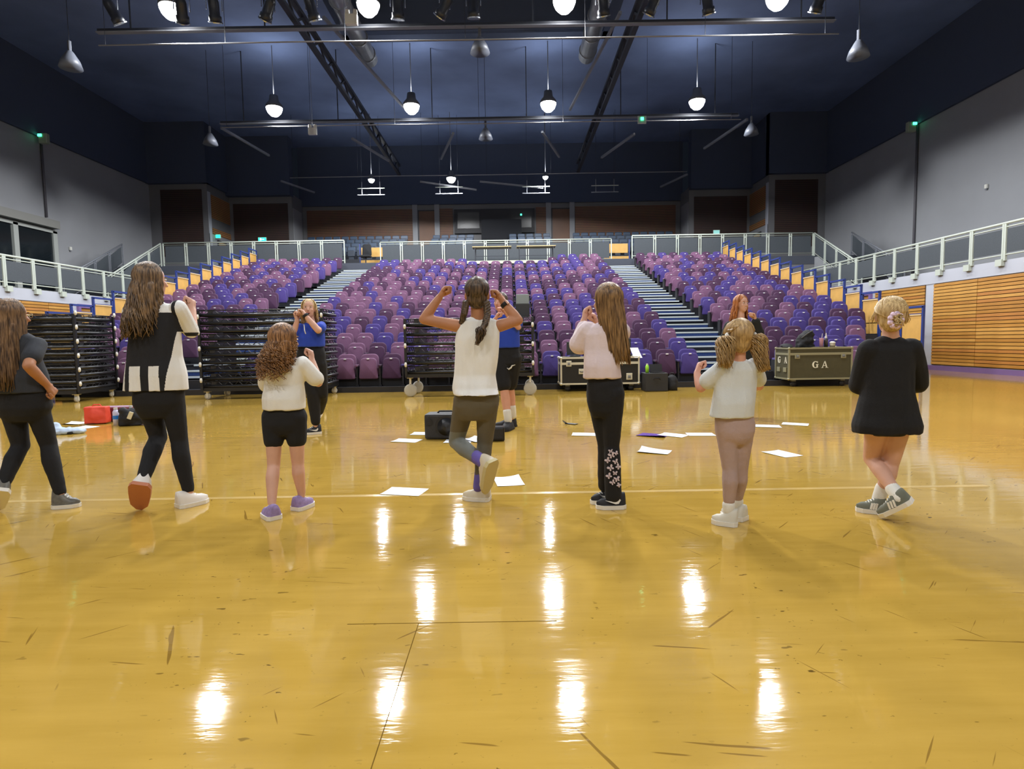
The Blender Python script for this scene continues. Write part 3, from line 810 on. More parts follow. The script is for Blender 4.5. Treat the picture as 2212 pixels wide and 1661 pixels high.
# stage lanterns on the nearest bar
lant_m = mat('black_lantern_body', srgb(44, 48, 58), 0.35)
chrome = mat('bright_yoke_steel', srgb(190, 196, 206), 0.25, metal=0.8)
def lantern(label, x, y, z, yaw, tilt):
    t = thing('stage_lantern', label, 'stage light', (x, y, z), yaw, 'stage lanterns hung above the hall')
    M = Matrix.Rotation(tilt, 3, 'X')
    MB().lathe([(0.0, 0.34), (0.10, 0.32), (0.14, 0.2), (0.14, -0.12), (0.17, -0.14), (0.17, -0.3), (0.15, -0.3), (0.15, -0.26), (0.0, -0.26)], (0, 0, 0), 14, M).build('body', lant_m, t, True)
    MB().tube([(-0.2, 0, 0), (-0.2, 0, 0.34), (0.2, 0, 0.34), (0.2, 0, 0)], 0.016, 6).build('yoke', chrome, t)
    MB().lathe([(0.176, -0.31), (0.19, -0.31), (0.19, -0.28), (0.176, -0.28)], (0, 0, 0), 14, M).build('colour_frame', chrome, t)
    MB().tube([(0, 0, 0.34), (0, 0, 0.55)], 0.03, 6).build('clamp', steel_black, t)
lx = [(-10.9, -0.5, 0.6), (-9.0, 0.4, 0.8), (-8.1, 0.3, 0.5), (-6.6, 0.9, 0.7), (-5.4, -0.4, 0.5), (-3.0, 0.2, 0.35), (-1.7, 0.9, 0.8), (-0.9, 0.0, 0.3), (2.7, -0.3, 0.5), (4.1, 0.6, 0.7), (5.6, -0.6, 0.5), (8.7, 0.2, 0.6)]
tb = thing('lantern_bar', 'black bar that carries the stage lanterns at the top of the picture', 'bar', (CX, 17.2, 10.9))
MB().tube([(-11, 0, 0), (11, 0, 0)], 0.03, 8).build('pipe', steel_black, tb, True)
for k in range(6): MB().tube([(-10 + 4 * k, 0, 0), (-10 + 4 * k, 0, ZC - 10.9)], 0.012, 5).build('hanger', steel_black, tb)
for k, (x, yw, tl) in enumerate(lx):
    lantern('black stage lantern with bright yoke, %s from the left on the top bar' % NUM[k + 1], x, 17.2, 10.36, yw, tl)
# junction boxes, signs
wbox = mat('off_white_box', srgb(206, 206, 198), 0.5)
for lb, x, y, z in (('small white junction box hanging by the near lamps', -4.35, 17.4, 10.15), ('small white junction box hanging below the far lamps', -8.0, 25.0, 9.75)):
    t = thing('junction_box', lb, 'box', (x, y, z))
    MB().box((0, 0, 0), (0.34, 0.14, 0.28), bev=0.02).build('body', wbox, t)
    for s in (-0.11, 0.11): MB().lathe([(0.0, 0.12), (0.06, 0.12), (0.075, 0.0), (0.0, 0.0)], (s, 0, 0.14), 10).build('lamp_head', wbox, t)
    MB().tube([(0, 0, 0.14), (0, 0, ZC - z)], 0.01, 5).build('cable', steel_grey, t)
green_sign = mat('green_exit_sign_face', (0.02, 0.5, 0.25, 1), 0.5, emit=(0.02, 0.9, 0.42, 1), emit_s=2.6)
pale_sign = mat('pale_exit_sign_face', (0.4, 0.8, 0.75, 1), 0.5, emit=(0.35, 0.85, 0.8, 1), emit_s=0.6)
white_pict = mat('white_pictogram', (0.9, 1, 0.95, 1), 0.5, emit=(0.8, 1, 0.9, 1), emit_s=3.0)
def exit_sign(label, x, y, z, w, h, face, pict=True, rotz=0):
    t = thing('exit_sign', label, 'sign', (x, y, z), rotz)
    MB().box((0, 0.03, 0), (w + 0.04, 0.05, h + 0.04)).build('case', wbox, t)
    MB().box((0, 0, 0), (w, 0.012, h)).build('face', face, t)
    if pict:
        p = MB().box((-w * 0.2, -0.008, 0), (w * 0.18, 0.006, h * 0.6)).box((w * 0.12, -0.008, 0), (w * 0.3, 0.006, h * 0.16))
        p.build('pictogram', white_pict, t)
exit_sign('bright green exit sign on the left inner wall of the rear balcony', -15.0, Y2 - 0.1, 7.42, 0.46, 0.2, green_sign)
exit_sign('small green exit sign over the door at the left of the rear balcony', XA + 0.2, 34.6, 7.3, 0.26, 0.18, green_sign, False)
exit_sign('pale exit sign on the right inner wall of the rear balcony', 12.55, Y2 - 0.1, 7.42, 0.36, 0.2, pale_sign, False)
exit_sign('small green exit sign hanging below the far lamps on the right', 5.5, 25.0, 10.0, 0.3, 0.26, mat('dull_sign_face', srgb(150, 168, 156), 0.5), False)
MB().box((5.5, 24.97, 10.03), (0.11, 0.02, 0.11)).build('indicator', MATS['green_led'], bpy.data.objects['exit_sign.003']).matrix_parent_inverse = Matrix.Translation((-5.5, -25.0, -10.0))
for lb, x, y, z in (('green indicator box at the top of the left wall', XUL + 0.35, 26.1, 10.0), ('green indicator box at the top of the right wall', XUR - 0.35, 26.4, 10.0)):
    t = thing('indicator_box', lb, 'sign', (x, y, z))
    MB().box((0, 0, 0), (0.35, 0.2, 0.42), bev=0.03).build('case', mat('grey_green_case', srgb(150, 160, 140), 0.5), t)
    MB().box((-0.1 if x < 0 else 0.1, -0.11, 0.12), (0.16, 0.03, 0.1)).build('indicator', MATS['green_led'], t)
for lb, x, y, z in (('small white sensor on the right upper wall', XUR - 0.05, 22.5, 6.5), ('small white sensor on the left upper wall', XUL + 0.05, 27.6, 5.6)):
    t = thing('wall_sensor', lb, 'sensor', (x, y, z))
    MB().box((0, 0, 0), (0.08, 0.12, 0.16), bev=0.02).build('case', wbox, t)
    MB().box((0, 0, -0.1), (0.05, 0.08, 0.05), bev=0.015).build('eye', steel_grey, t)
# ================================================================== trolleys of stacked truss frames
truss_m = mat('black_truss_tube', srgb(24, 24, 26), 0.35, spec=0.6)
wire_m = mat('dark_lattice_rod', srgb(34, 34, 38), 0.4)
white_nylon = mat('white_nylon', srgb(214, 212, 204), 0.4)
grey_rubber = mat('pale_grey_caster_tyre', srgb(176, 174, 166), 0.5)
def caster(par, x, y, z, r=0.11, yaw=0.0):
    M = Matrix.Rotation(yaw, 3, 'Z') @ Matrix.Rotation(PI / 2, 3, 'X')
    c = MB().box((x, y, z - 0.01), (0.11, 0.11, 0.02)).box((x + 0.03 * math.sin(yaw), y, z - 0.07), (0.03, 0.075, 0.13)).build('caster', white_nylon, par)
    MB().lathe([(0.02, -0.025), (r * 0.55, -0.028), (r * 0.8, -0.02), (r, -0.018), (r, 0.018), (r * 0.8, 0.02), (r * 0.55, 0.028), (0.02, 0.025)], (x, y, r), 18, M).build('wheel', grey_rubber, c, True)
def trolley(label, loc, rotz, L, D, zb, zt, n, big=False):
    t = thing('truss_trolley', label, 'trolley', loc, rotz, 'trolleys of stacked black truss frames')
    MB().bar((0, 0, zb), (L, 0, zb), 0.06, 0.07).bar((0, D, zb), (L, D, zb), 0.06, 0.07).bar((0, 0, zb), (0, D, zb), 0.06, 0.07).bar((L, 0, zb), (L, D, zb), 0.06, 0.07).bar((L / 2, 0, zb), (L / 2, D, zb), 0.06, 0.07).build('base_frame', truss_m, t)
    for x in (0.06, L - 0.06):
        for y in (0.06, D - 0.06):
            caster(t, x, y, zb - 0.03, 0.5 * (zb - 0.06) * (0.72 if big else 0.9), 0.0 if y < D / 2 else 0.8)
    h = (zt - zb) / n
    fm = MB()
    for (a, b) in (((0, 0), (L, 0)), ((0, D), (L, D)), ((0, 0), (0, D)), ((L, 0), (L, D))):
        fm.tube([(a[0], a[1], h * 0.18), (b[0], b[1], h * 0.18)], 0.034, 8)
        fm.tube([(a[0], a[1], h * 0.80), (b[0], b[1], h * 0.80)], 0.009, 6)
    fmesh = fm.mesh('truss_frame', truss_m, True)
    lm = MB()
    for (a, b) in (((0, 0), (L, 0)), ((0, D), (L, D)), ((0, 0), (0, D)), ((L, 0), (L, D))):
        d = Vector((b[0] - a[0], b[1] - a[1], 0)); k = max(4, int(d.length / 0.19))
        for i in range(k):
            p = Vector((a[0], a[1], h * 0.2)) + d * (i / k); q = Vector((a[0], a[1], h * 0.8)) + d * ((i + 0.5) / k); r_ = Vector((a[0], a[1], h * 0.2)) + d * ((i + 1) / k)
            lm.tube([p, q, r_], 0.007, 5, caps=False)
    for x in (0.22, L - 0.22):
        lm.bar((x, 0, h * 0.5), (x, D, h * 0.5), 0.10, h * 0.5)
    lmesh = lm.mesh('lattice', wire_m)
    for k in range(n):
        f = obj('truss_frame', fmesh, t, (0, 0, zb + 0.035 + h * k))
        obj('lattice', lmesh, f)
    for x in (0.0, L):
        MB().bar((x, -0.035, zb), (x, -0.035, zt), 0.05, 0.04).build('end_post', truss_m, t)
        for k in range(0, n, 2):
            MB().lathe([(0, -0.05), (0.02, -0.04), (0.028, 0), (0.02, 0.04), (0, 0.05)], (x, -0.065, zb + h * (k + 1.2)), 10).build('end_cap', white_nylon, t, True)
    return t
trolley('black trolley of stacked truss frames behind the dark-clad girl at the far left', (-8.62, 11.72, 0), math.radians(93), 1.24, 1.5, 0.20, 1.74, 11)
trolley('black trolley of stacked truss frames behind the curly-haired girl', (-6.2, 11.86, 0), math.radians(2), 2.42, 1.0, 0.20, 1.78, 10)
trolley('black trolley of stacked truss frames on large white wheels behind the braided girl', (-2.08, 11.7, 0), math.radians(-1), 2.5, 0.95, 0.42, 1.54, 6, True)

# ================================================================== flight cases and kit at the foot of the stand
alu = mat('bright_aluminium_edging', srgb(214, 210, 192), 0.3, metal=0.35)
alu_dull = mat('dull_olive_aluminium', srgb(150, 146, 118), 0.4, metal=0.3)
case_black = mat('black_case_laminate', srgb(22, 20, 20), 0.45)
case_olive = mat('olive_case_laminate', srgb(70, 66, 44), 0.5, noise_scale=12, noise_amt=0.1)
black_caster = mat('black_caster_rubber', srgb(30, 30, 32), 0.6)
def flight_case(label, loc, L, D, z0, z1, pm, em, lid):
    t = thing('flight_case', label, 'case', loc)
    MB().span((0, 0, z0), (L, D, z1)).build('body', pm, t)
    e = 0.035
    mb = MB()
    for z in (z0, z1):
        for y in (0, D): mb.bar((-0.005, y, z), (L + 0.005, y, z), e)
        for x in (0, L): mb.bar((x, 0, z), (x, D, z), e)
    for x in (0, L):
        for y in (0, D): mb.bar((x, y, z0), (x, y, z1), e)
    mb.build('edging', em, t)
    mb = MB()
    for y in (-0.008, D + 0.008): mb.bar((0, y, lid), (L, y, lid), 0.012, 0.05)
    for x in (-0.008, L + 0.008): mb.bar((x, 0, lid), (x, D, lid), 0.012, 0.05)
    mb.build('lid_trim', em, t)
    for x in (0, L):
        for y in (0, D):
            for z in (z0, z1): MB().lathe([(0, -0.03), (0.028, -0.018), (0.034, 0), (0.028, 0.018), (0, 0.03)], (x, y, z), 10).build('corner_ball', em, t, True)
    for x in (0.14, L - 0.14):
        for y in (0.1, D - 0.1):
            c = MB().box((x, y, z0 - 0.035), (0.09, 0.07, 0.04)).build('caster', steel_grey, t)
            MB().lathe([(0.01, -0.02), (0.06, -0.02), (0.06, 0.02), (0.01, 0.02)], (x, y, 0.061), 14, Matrix.Rotation(PI / 2, 3, 'X')).build('wheel', black_caster, c, True)
    return t
def latch(par, x, y, z, m, s=1.0):
    l = MB().box((x, y - 0.012, z), (0.11 * s, 0.014, 0.12 * s), bev=0.006).build('latch', m, par)
    MB().box((x, y - 0.026, z), (0.05 * s, 0.014, 0.04 * s), bev=0.005).tube([(x - 0.03 * s, y - 0.022, z - 0.03 * s), (x + 0.03 * s, y - 0.022, z - 0.03 * s)], 0.006, 6).build('wing', steel_grey, l)
c1 = flight_case('black flight case with bright metal edges behind the long-haired girl in pale sweater', (1.03, 12.35, 0), 1.62, 0.6, 0.16, 0.70, case_black, alu, 0.585)
latch(c1, 0.16, 0, 0.585, alu); latch(c1, 1.42, 0, 0.30, alu, 1.15); latch(c1, 1.0, 0, 0.585, alu)
hb = MB().box((0.45, -0.01, 0.42), (0.17, 0.016, 0.11), bev=0.008).build('handle_plate', alu, c1)
MB().tube([(0.39, -0.02, 0.42), (0.40, -0.04, 0.41), (0.50, -0.04, 0.41), (0.51, -0.02, 0.42)], 0.009, 6).build('handle', case_black, hb)
ga = flight_case('olive flight case lettered G A behind the small girl with pigtails', (5.9, 12.6, 0), 1.33, 0.62, 0.17, 0.82, case_olive, alu_dull, 0.70)
latch(ga, 0.17, 0, 0.66, alu_dull); latch(ga, 1.15, 0, 0.66, alu_dull)
ltr = mat('white_stencil_paint', srgb(226, 224, 208), 0.5)
def letter_G(mb, cx, cz, h, P):
    n = 18; R, r = h / 2, h * 0.30
    out = [(math.radians(50 + 250 * k / n)) for k in range(n + 1)]
    for a, b in zip(out[:-1], out[1:]):
        th = lambda q: r + (h * 0.10) * (1 - abs(math.sin(q / 2 + 0.0)))
        pts = [(R * 0.92 * math.cos(a), R * math.sin(a)), (R * 0.92 * math.cos(b), R * math.sin(b)), (th(b) * 0.75 * math.cos(b), (R - 0.1 * h) * math.sin(b)), (th(a) * 0.75 * math.cos(a), (R - 0.1 * h) * math.sin(a))]
        P(mb, [(cx + u, cz + v) for u, v in pts])
    for (u0, u1, v0, v1) in ((0.16, 0.36, -0.45, 0.0), (0.05, 0.46, 0.0, 0.06), (0.27, 0.34, 0.22, 0.48)):
        P(mb, [(cx + u0 * h, cz + v0 * h), (cx + u1 * h, cz + v0 * h), (cx + u1 * h, cz + v1 * h), (cx + u0 * h, cz + v1 * h)])
def letter_A(mb, cx, cz, h, P):
    q = lambda L_: P(mb, [(cx + u * h, cz + v * h) for u, v in L_])
    q([(-0.40, -0.5), (-0.32, -0.5), (0.02, 0.5), (-0.05, 0.5)])
    q([(-0.06, 0.5), (0.06, 0.5), (0.40, -0.5), (0.20, -0.5)])
    q([(-0.2, -0.2), (0.2, -0.2), (0.18, -0.12), (-0.18, -0.12)])
    q([(-0.5, -0.5), (-0.2, -0.5), (-0.2, -0.45), (-0.5, -0.45)]); q([(0.1, -0.5), (0.52, -0.5), (0.52, -0.45), (0.1, -0.45)])
def Pfront(mb, pts):
    n = len(pts); mb.add([(u, -0.012, v) for u, v in pts] + [(u, -0.004, v) for u, v in pts], [tuple(range(n)), tuple(range(2 * n - 1, n - 1, -1))] + [(i, (i + 1) % n, n + (i + 1) % n, n + i) for i in range(n)])
def Pend(mb, pts):
    n = len(pts); mb.add([(-0.012, u, v) for u, v in pts] + [(-0.004, u, v) for u, v in pts], [tuple(range(n)), tuple(range(2 * n - 1, n - 1, -1))] + [(i, (i + 1) % n, n + (i + 1) % n, n + i) for i in range(n)])
mb = MB(); letter_G(mb, 0.56, 0.47, 0.145, Pfront); mb.build('letter', ltr, ga)
mb = MB(); letter_A(mb, 0.76, 0.47, 0.145, Pfront); mb.build('letter', ltr, ga)
mb = MB(); letter_A(mb, -0.14, 0.57, 0.14, lambda m_, p: Pend(m_, [(-u, v) for u, v in p])); mb.build('letter', ltr, ga)
mb = MB(); letter_G(mb, -0.44, 0.57, 0.14, lambda m_, p: Pend(m_, [(-u, v) for u, v in p])); mb.build('letter', ltr, ga)
for y in (0.16, 0.46):
    MB().box((-0.012, y, 0.36), (0.02, 0.14, 0.1), bev=0.006).build('handle_plate', alu_dull, ga)
# things on the black case
mon = mat('dark_screen_shell', srgb(40, 46, 48), 0.4)
t = thing('monitor', 'dark flat monitor standing on the black flight case, left one', 'monitor', (1.18, 12.55, 0.718))
MB().box((0.17, 0.03, 0.18), (0.36, 0.035, 0.28), bev=0.008).build('screen', mon, t); MB().box((0.17, 0.06, 0.02), (0.22, 0.16, 0.03), bev=0.008).build('foot', mon, t)
t = thing('monitor', 'dark narrow monitor on the black flight case, beside the hanging sheet', 'monitor', (2.28, 12.6, 0.718))
MB().box((0.12, 0.03, 0.21), (0.28, 0.035, 0.32), bev=0.008).build('screen', mon, t); MB().box((0.12, 0.05, 0.02), (0.3, 0.2, 0.035), bev=0.008).build('foot', mon, t)
paper_m = mat('white_paper', srgb(240, 242, 246), 0.7)
def sheet(pts_fn, nu, nv, name, m, parent=None):
    vs = [pts_fn(i / nu, j / nv) for j in range(nv + 1) for i in range(nu + 1)]
    n1 = len(vs); W_ = nu + 1
    vs2 = [(x, y, z - 0.0006) for x, y, z in vs]
    fs = []
    for j in range(nv):
        for i in range(nu):
            a = j * W_ + i
            fs += [(a, a + 1, a + W_ + 1, a + W_), (n1 + a, n1 + a + W_, n1 + a + W_ + 1, n1 + a + 1)]
    return MB().add(list(vs) + vs2, fs).build(name, m, parent, True)
o = sheet(lambda u, v: (2.50 + 0.17 * u + 0.05 * (1 - v), 12.52 - 0.2 * (1 - v) ** 1.5 * 1.0, 0.735 + (0.16 * v) - 0.05 * (1 - v)), 4, 8, 'paper_sheet', paper_m)
tag(o, 'white sheet leaning over the right end of the black flight case', 'paper')
# box with laptop and bottle, backpack
t = thing('equipment_box', 'plain black cube-shaped equipment box right of the black flight case', 'box', (2.95, 12.25, 0), 0.03)
bx_m = mat('black_textured_box', srgb(40, 40, 42), 0.6, bump=0.2, bump_scale=120)
MB().box((0, 0, 0.19), (0.46, 0.4, 0.37), bev=0.012).build('body', bx_m, t)
MB().tube([(-0.07, -0.205, 0.24), (-0.05, -0.215, 0.27), (0.05, -0.215, 0.27), (0.07, -0.205, 0.24)], 0.010, 6).build('handle', case_black, t)
t = thing('laptop', 'small black laptop standing open on the black equipment box', 'laptop', (3.0, 12.2, 0.376), 0.1)
MB().box((0, 0, 0.008), (0.26, 0.18, 0.014)).build('base', case_black, t); MB().box((0, 0.09, 0.09), (0.26, 0.012, 0.17), Matrix.Rotation(-0.25, 3, 'X')).build('screen', case_black, t)
t = thing('bottle', 'lime green bottle beside the small laptop', 'bottle', (2.79, 12.2, 0.376))
MB().lathe([(0.0, 0), (0.036, 0.0), (0.038, 0.12), (0.03, 0.15), (0.018, 0.165)], n=12).build('body', mat('lime_green_plastic', srgb(150, 214, 60), 0.3), t, True); MB().lathe([(0.02, 0.165), (0.02, 0.19), (0, 0.19)], n=12).build('cap', white_nylon, t)
cloth_black = mat('black_bag_nylon', srgb(22, 22, 25), 0.7, bump=0.3, bump_scale=40)
TMP = bpy.data.scenes.new('workbench')
def soft(parts, name, m, parent, voxel=0.02, sm=6, noise_a=0.0, noise_s=6.0):
    """fused soft shape from ellipsoids (centre, radii) and boxes"""
    mb = MB()
    for p in parts:
        if p[0] == 'e':
            c, r = Vector(p[1]), p[2]; n, k = 14, 8
            prof = [(math.sin(PI * i / k), -math.cos(PI * i / k)) for i in range(k + 1)]
            vs = []; fs = []
            for (a, z) in prof:
                for j in range(n):
                    an = 2 * PI * j / n
                    vs.append(c + Vector((max(a, 1e-4) * math.cos(an) * r[0], max(a, 1e-4) * math.sin(an) * r[1], z * r[2])))
            for i in range(k):
                for j in range(n): fs.append((i * n + j, i * n + (j + 1) % n, (i + 1) * n + (j + 1) % n, (i + 1) * n + j))
            fs += [tuple(reversed(range(n))), tuple(k * n + j for j in range(n))]
            mb.add(vs, fs)
        else:
            mb.box(p[1], p[2])
    return remeshed(mb, name, m, parent, voxel, sm, noise_a, noise_s)
def remeshed(mb, name, m, parent, voxel, sm=4, noise_a=0.0, noise_s=6.0, factor=0.5, fold=False):
    me = mb.mesh(name + '_src', None)
    o = bpy.data.objects.new(name + '_src', me); TMP.collection.objects.link(o)
    r = o.modifiers.new('r', 'REMESH'); r.mode = 'VOXEL'; r.voxel_size = voxel
    if sm:
        s = o.modifiers.new('s', 'SMOOTH'); s.iterations = sm; s.factor = factor
    vl = TMP.view_layers[0]; vl.update(); dg = vl.depsgraph
    new = bpy.data.meshes.new_from_object(o.evaluated_get(dg))
    new.name = name
    bpy.data.objects.remove(o); bpy.data.meshes.remove(me)
    if noise_a:
        nv = len(new.vertices); co = [0.0] * (nv * 3); nr = [0.0] * (nv * 3)
        new.vertices.foreach_get('co', co); new.vertices.foreach_get('normal', nr)
        for i in range(0, nv * 3, 3):
            q = Vector(co[i:i + 3]) * noise_s
            if fold: q.z *= 0.4; q.x *= 1.6
            d = (noise.noise(q) + 0.5 * noise.noise(q * 2.3)) * noise_a
            co[i] += nr[i] * d; co[i + 1] += nr[i + 1] * d; co[i + 2] += nr[i + 2] * d
        new.vertices.foreach_set('co', co)
    for p in new.polygons: p.use_smooth = True
    new.materials.clear(); new.materials.append(m)
    ob = bpy.data.objects.new(name, new); COL.objects.link(ob)
    if parent is not None: ob.parent = parent
    return ob
t = thing('backpack', 'small black backpack on the floor right of the black box', 'bag', (3.33, 12.3, 0))
soft([('e', (0, 0, 0.14), (0.13, 0.12, 0.19)), ('e', (0, -0.08, 0.09), (0.10, 0.06, 0.1)), ('b', (0, 0, 0.03), (0.2, 0.18, 0.06))], 'body', cloth_black, t, 0.018, 4, 0.01)
MB().tube([(-0.05, 0, 0.31), (-0.03, 0, 0.36), (0.03, 0, 0.36), (0.05, 0, 0.31)], 0.01, 6).build('grab_handle', cloth_black, t)
# things on the olive case
t = thing('shoulder_bag', 'slouching black bag standing on the olive flight case', 'bag', (6.38, 12.9, 0.838))
soft([('e', (0, 0, 0.13), (0.2, 0.13, 0.17)), ('e', (0.06, 0, 0.26), (0.14, 0.1, 0.12)), ('b', (0, 0, 0.03), (0.36, 0.2, 0.06))], 'body', cloth_black, t, 0.02, 3, 0.02, 9)
MB().tube([(-0.12, -0.09, 0.2), (0.0, -0.12, 0.3), (0.13, -0.08, 0.36)], 0.012, 6).build('strap', mat('grey_strap', srgb(70, 68, 66), 0.7), t)
t = thing('tumbler', 'pink tumbler with a straw on the olive flight case', 'cup', (6.62, 12.68, 0.838))
MB().lathe([(0, 0), (0.034, 0), (0.045, 0.19), (0.047, 0.195), (0, 0.195)], n=14).build('cup', mat('pink_plastic', srgb(196, 150, 184), 0.35), t, True); MB().tube([(0.01, 0, 0.19), (0.02, 0, 0.29)], 0.005, 6).build('straw', white_nylon, t)
t = thing('bottle', 'dark drinks bottle with pale cap right of the pink tumbler', 'bottle', (6.74, 12.72, 0.838))
MB().lathe([(0, 0), (0.04, 0), (0.04, 0.15), (0.02, 0.19)], n=14).build('body', mat('smoky_plastic', srgb(56, 50, 52), 0.3), t, True); MB().lathe([(0.022, 0.19), (0.022, 0.23), (0.012, 0.23), (0.008, 0.30), (0, 0.30)], n=12).build('cap', white_nylon, t)
t = thing('food_pot', 'small beige lidded pot at the right of the bottles on the olive case', 'pot', (6.86, 12.68, 0.838))
MB().lathe([(0, 0), (0.05, 0), (0.055, 0.08), (0, 0.08)], n=14).build('pot', mat('beige_plastic', srgb(170, 160, 140), 0.5), t, True); MB().lathe([(0.06, 0.08), (0.06, 0.1), (0.03, 0.12), (0, 0.12)], n=14).build('lid', white_nylon, t)
t = thing('cap', 'flat black cap on the left end of the olive flight case', 'cap', (6.0, 12.95, 0.838))
soft([('e', (0, 0, 0.035), (0.13, 0.12, 0.05)), ('e', (0, -0.08, 0.015), (0.12, 0.1, 0.02))], 'crown', cloth_black, t, 0.012, 3); MB().tube([(0, 0, 0.07), (0, 0, 0.09)], 0.012, 8).build('button', cloth_black, t)
# stacked speaker boxes on the third trolley
t = thing('speaker_box', 'grey topped black loudspeaker standing on the trolley behind the man', 'loudspeaker', (0.12, 12.0, 1.56))
MB().box((0.12, 0.15, 0.13), (0.28, 0.3, 0.26), bev=0.01).build('cabinet', bx_m, t); MB().box((0.12, 0.15, 0.355), (0.26, 0.28, 0.19), bev=0.01).build('top_box', mat('pale_grey_shell', srgb(128, 138, 142), 0.5), t)
# ================================================================== on the floor among the dancers
t = thing('loudspeaker', 'portable black loudspeaker lying on the floor behind the braided girl', 'loudspeaker', (-0.78, 6.55, 0), -0.06)
MB().box((0, 0.15, 0.145), (0.42, 0.28, 0.28), bev=0.025).build('cabinet', bx_m, t)
MB().lathe([(0.105, -0.012), (0.125, -0.012), (0.125, 0.0), (0.105, 0.0)], (0.04, 0.005, 0.145), 24, Matrix.Rotation(PI / 2, 3, 'X')).build('ring', mat('dark_grille', srgb(30, 30, 33), 0.5), t)
MB().lathe([(0.0, -0.03), (0.03, -0.02), (0.1, 0.0), (0.0, 0.0)], (0.04, 0.0, 0.145), 24, Matrix.Rotation(-PI / 2, 3, 'X')).build('cone', MATS['dark_grille'], t, True)
MB().lathe([(0.0, 0.0), (0.03, 0.0), (0.035, 0.01), (0.0, 0.01)], (-0.15, 0.0, 0.2), 16, Matrix.Rotation(PI / 2, 3, 'X')).build('tweeter', MATS['dark_grille'], t)
MB().tube([(-0.08, 0.15, 0.285), (-0.06, 0.15, 0.305), (0.1, 0.15, 0.305), (0.12, 0.15, 0.285)], 0.01, 6).build('handle', case_black, t)
t = thing('speaker_cube', 'small black speaker cube on the floor at the foot of the man', 'loudspeaker', (-0.17, 6.38, 0), 0.05)
MB().box((0, 0.07, 0.08), (0.165, 0.14, 0.155), bev=0.018).build('cabinet', mat('satin_black_shell', srgb(18, 18, 20), 0.35), t)
MB().box((0.0, -0.003, 0.085), (0.13, 0.008, 0.11), bev=0.003).build('grille', MATS['dark_grille'], t)

def lined_paper():
    m = bpy.data.materials.new('printed_white_paper'); m.use_nodes = True
    nt = m.node_tree; N = nt.nodes; L = nt.links; b = N['Principled BSDF']; b.inputs['Roughness'].default_value = 0.7
    tc = N.new('ShaderNodeTexCoord'); w = N.new('ShaderNodeTexWave'); w.bands_direction = 'Y'; w.inputs['Scale'].default_value = 22; w.inputs['Distortion'].default_value = 0.4
    L.new(tc.outputs['Object'], w.inputs['Vector'])
    n = N.new('ShaderNodeTexNoise'); n.inputs['Scale'].default_value = 55; L.new(tc.outputs['Object'], n.inputs['Vector'])
    mu = N.new('ShaderNodeMath'); mu.operation = 'MULTIPLY'; L.new(w.outputs['Fac'], mu.inputs[0]); L.new(n.outputs['Fac'], mu.inputs[1])
    r = N.new('ShaderNodeValToRGB'); r.color_ramp.elements[0].position = 0.52; r.color_ramp.elements[0].color = srgb(240, 242, 247); r.color_ramp.elements[1].position = 0.7; r.color_ramp.elements[1].color = srgb(196, 198, 206)
    L.new(mu.outputs[0], r.inputs['Fac']); L.new(r.outputs['Color'], b.inputs['Base Color'])
    return m
printed = lined_paper()
def paper(label, x, y, rot, curl=0.004, w=0.21, h=0.297, corner=0.0, m=None):
    cs, sn = math.cos(rot), math.sin(rot)
    def fn(u, v):
        a, b = (u - 0.5) * w, (v - 0.5) * h
        z = 0.0022 + curl * (abs(2 * u - 1) ** 2.2) * (0.4 + 0.6 * v) + corner * max(0, u + v - 1.25) ** 2
        return (a * cs - b * sn, a * sn + b * cs, z)
    o = sheet(fn, 6, 8, 'paper_sheet', m or printed); o.location = (x, y, 0)
    return tag(o, label, 'paper', 'sheets of paper strewn on the floor')
for a in (
    ('printed sheet on the floor in front, between the curly girl and the braided girl', -0.80, 4.28, 1.35, 0.003),
    ('printed sheet on the floor beside the lifted foot of the braided girl', -0.04, 4.55, 0.15, 0.006, 0.21, 0.297, 0.02),
    ('white sheet on the floor left of the portable loudspeaker, nearer one', -1.18, 6.52, 1.3, 0.004),
    ('white sheet half under the left side of the portable loudspeaker', -1.06, 7.0, 1.45, 0.004),
    ('white sheet under the front of the portable loudspeaker', -0.60, 6.42, 1.5, 0.004),
    ('crumpled white sheet between loudspeaker and speaker cube', -0.42, 6.5, 0.7, 0.02),
    ('white sheet half behind the legs of the girl with butterfly leggings', 0.83, 6.75, 1.4, 0.004),
    ('curled white sheet alone on the floor right of the butterfly leggings', 1.36, 5.65, 1.1, 0.012, 0.21, 0.297, 0.035),
    ('white sheet lying over the purple folder', 1.80, 6.6, 0.9, 0.005),
    ('white sheet right of the purple folder, behind the small girl', 2.12, 6.62, 1.5, 0.003),
    ('white sheet right of the small girl, left of a pair', 3.10, 7.15, 1.3, 0.004),
    ('white sheet right of the small girl, right of a pair', 3.50, 7.28, 1.05, 0.003),
    ('white sheet alone on the floor between the small girl and the girl in black', 2.50, 5.45, 0.35, 0.004),
    ('white sheet in front of the red bag', -5.85, 8.05, 1.2, 0.004),
    ('white sheet left of the red bag', -6.3, 8.45, 1.4, 0.02),
    ('white sheet beside the pale blue cloth', -5.9, 7.75, 1.25, 0.004)):
    paper(*a)
o = sheet(lambda u, v: ((u - 0.5) * 0.24, (v - 0.5) * 0.32, 0.002 + 0.05 * max(0, 0.35 - u) * (1.2 - v)), 6, 6, 'plastic_folder', mat('purple_plastic_sleeve', srgb(112, 70, 178), 0.2, spec=0.8))
o.location = (1.58, 6.62, 0); o.rotation_euler = (0, 0, 1.0); tag(o, 'shiny purple plastic folder on the floor', 'folder')
t = thing('smartphone', 'black phone with a curled lanyard on the floor left of butterfly leggings', 'phone', (0.76, 7.6, 0), 0.9)
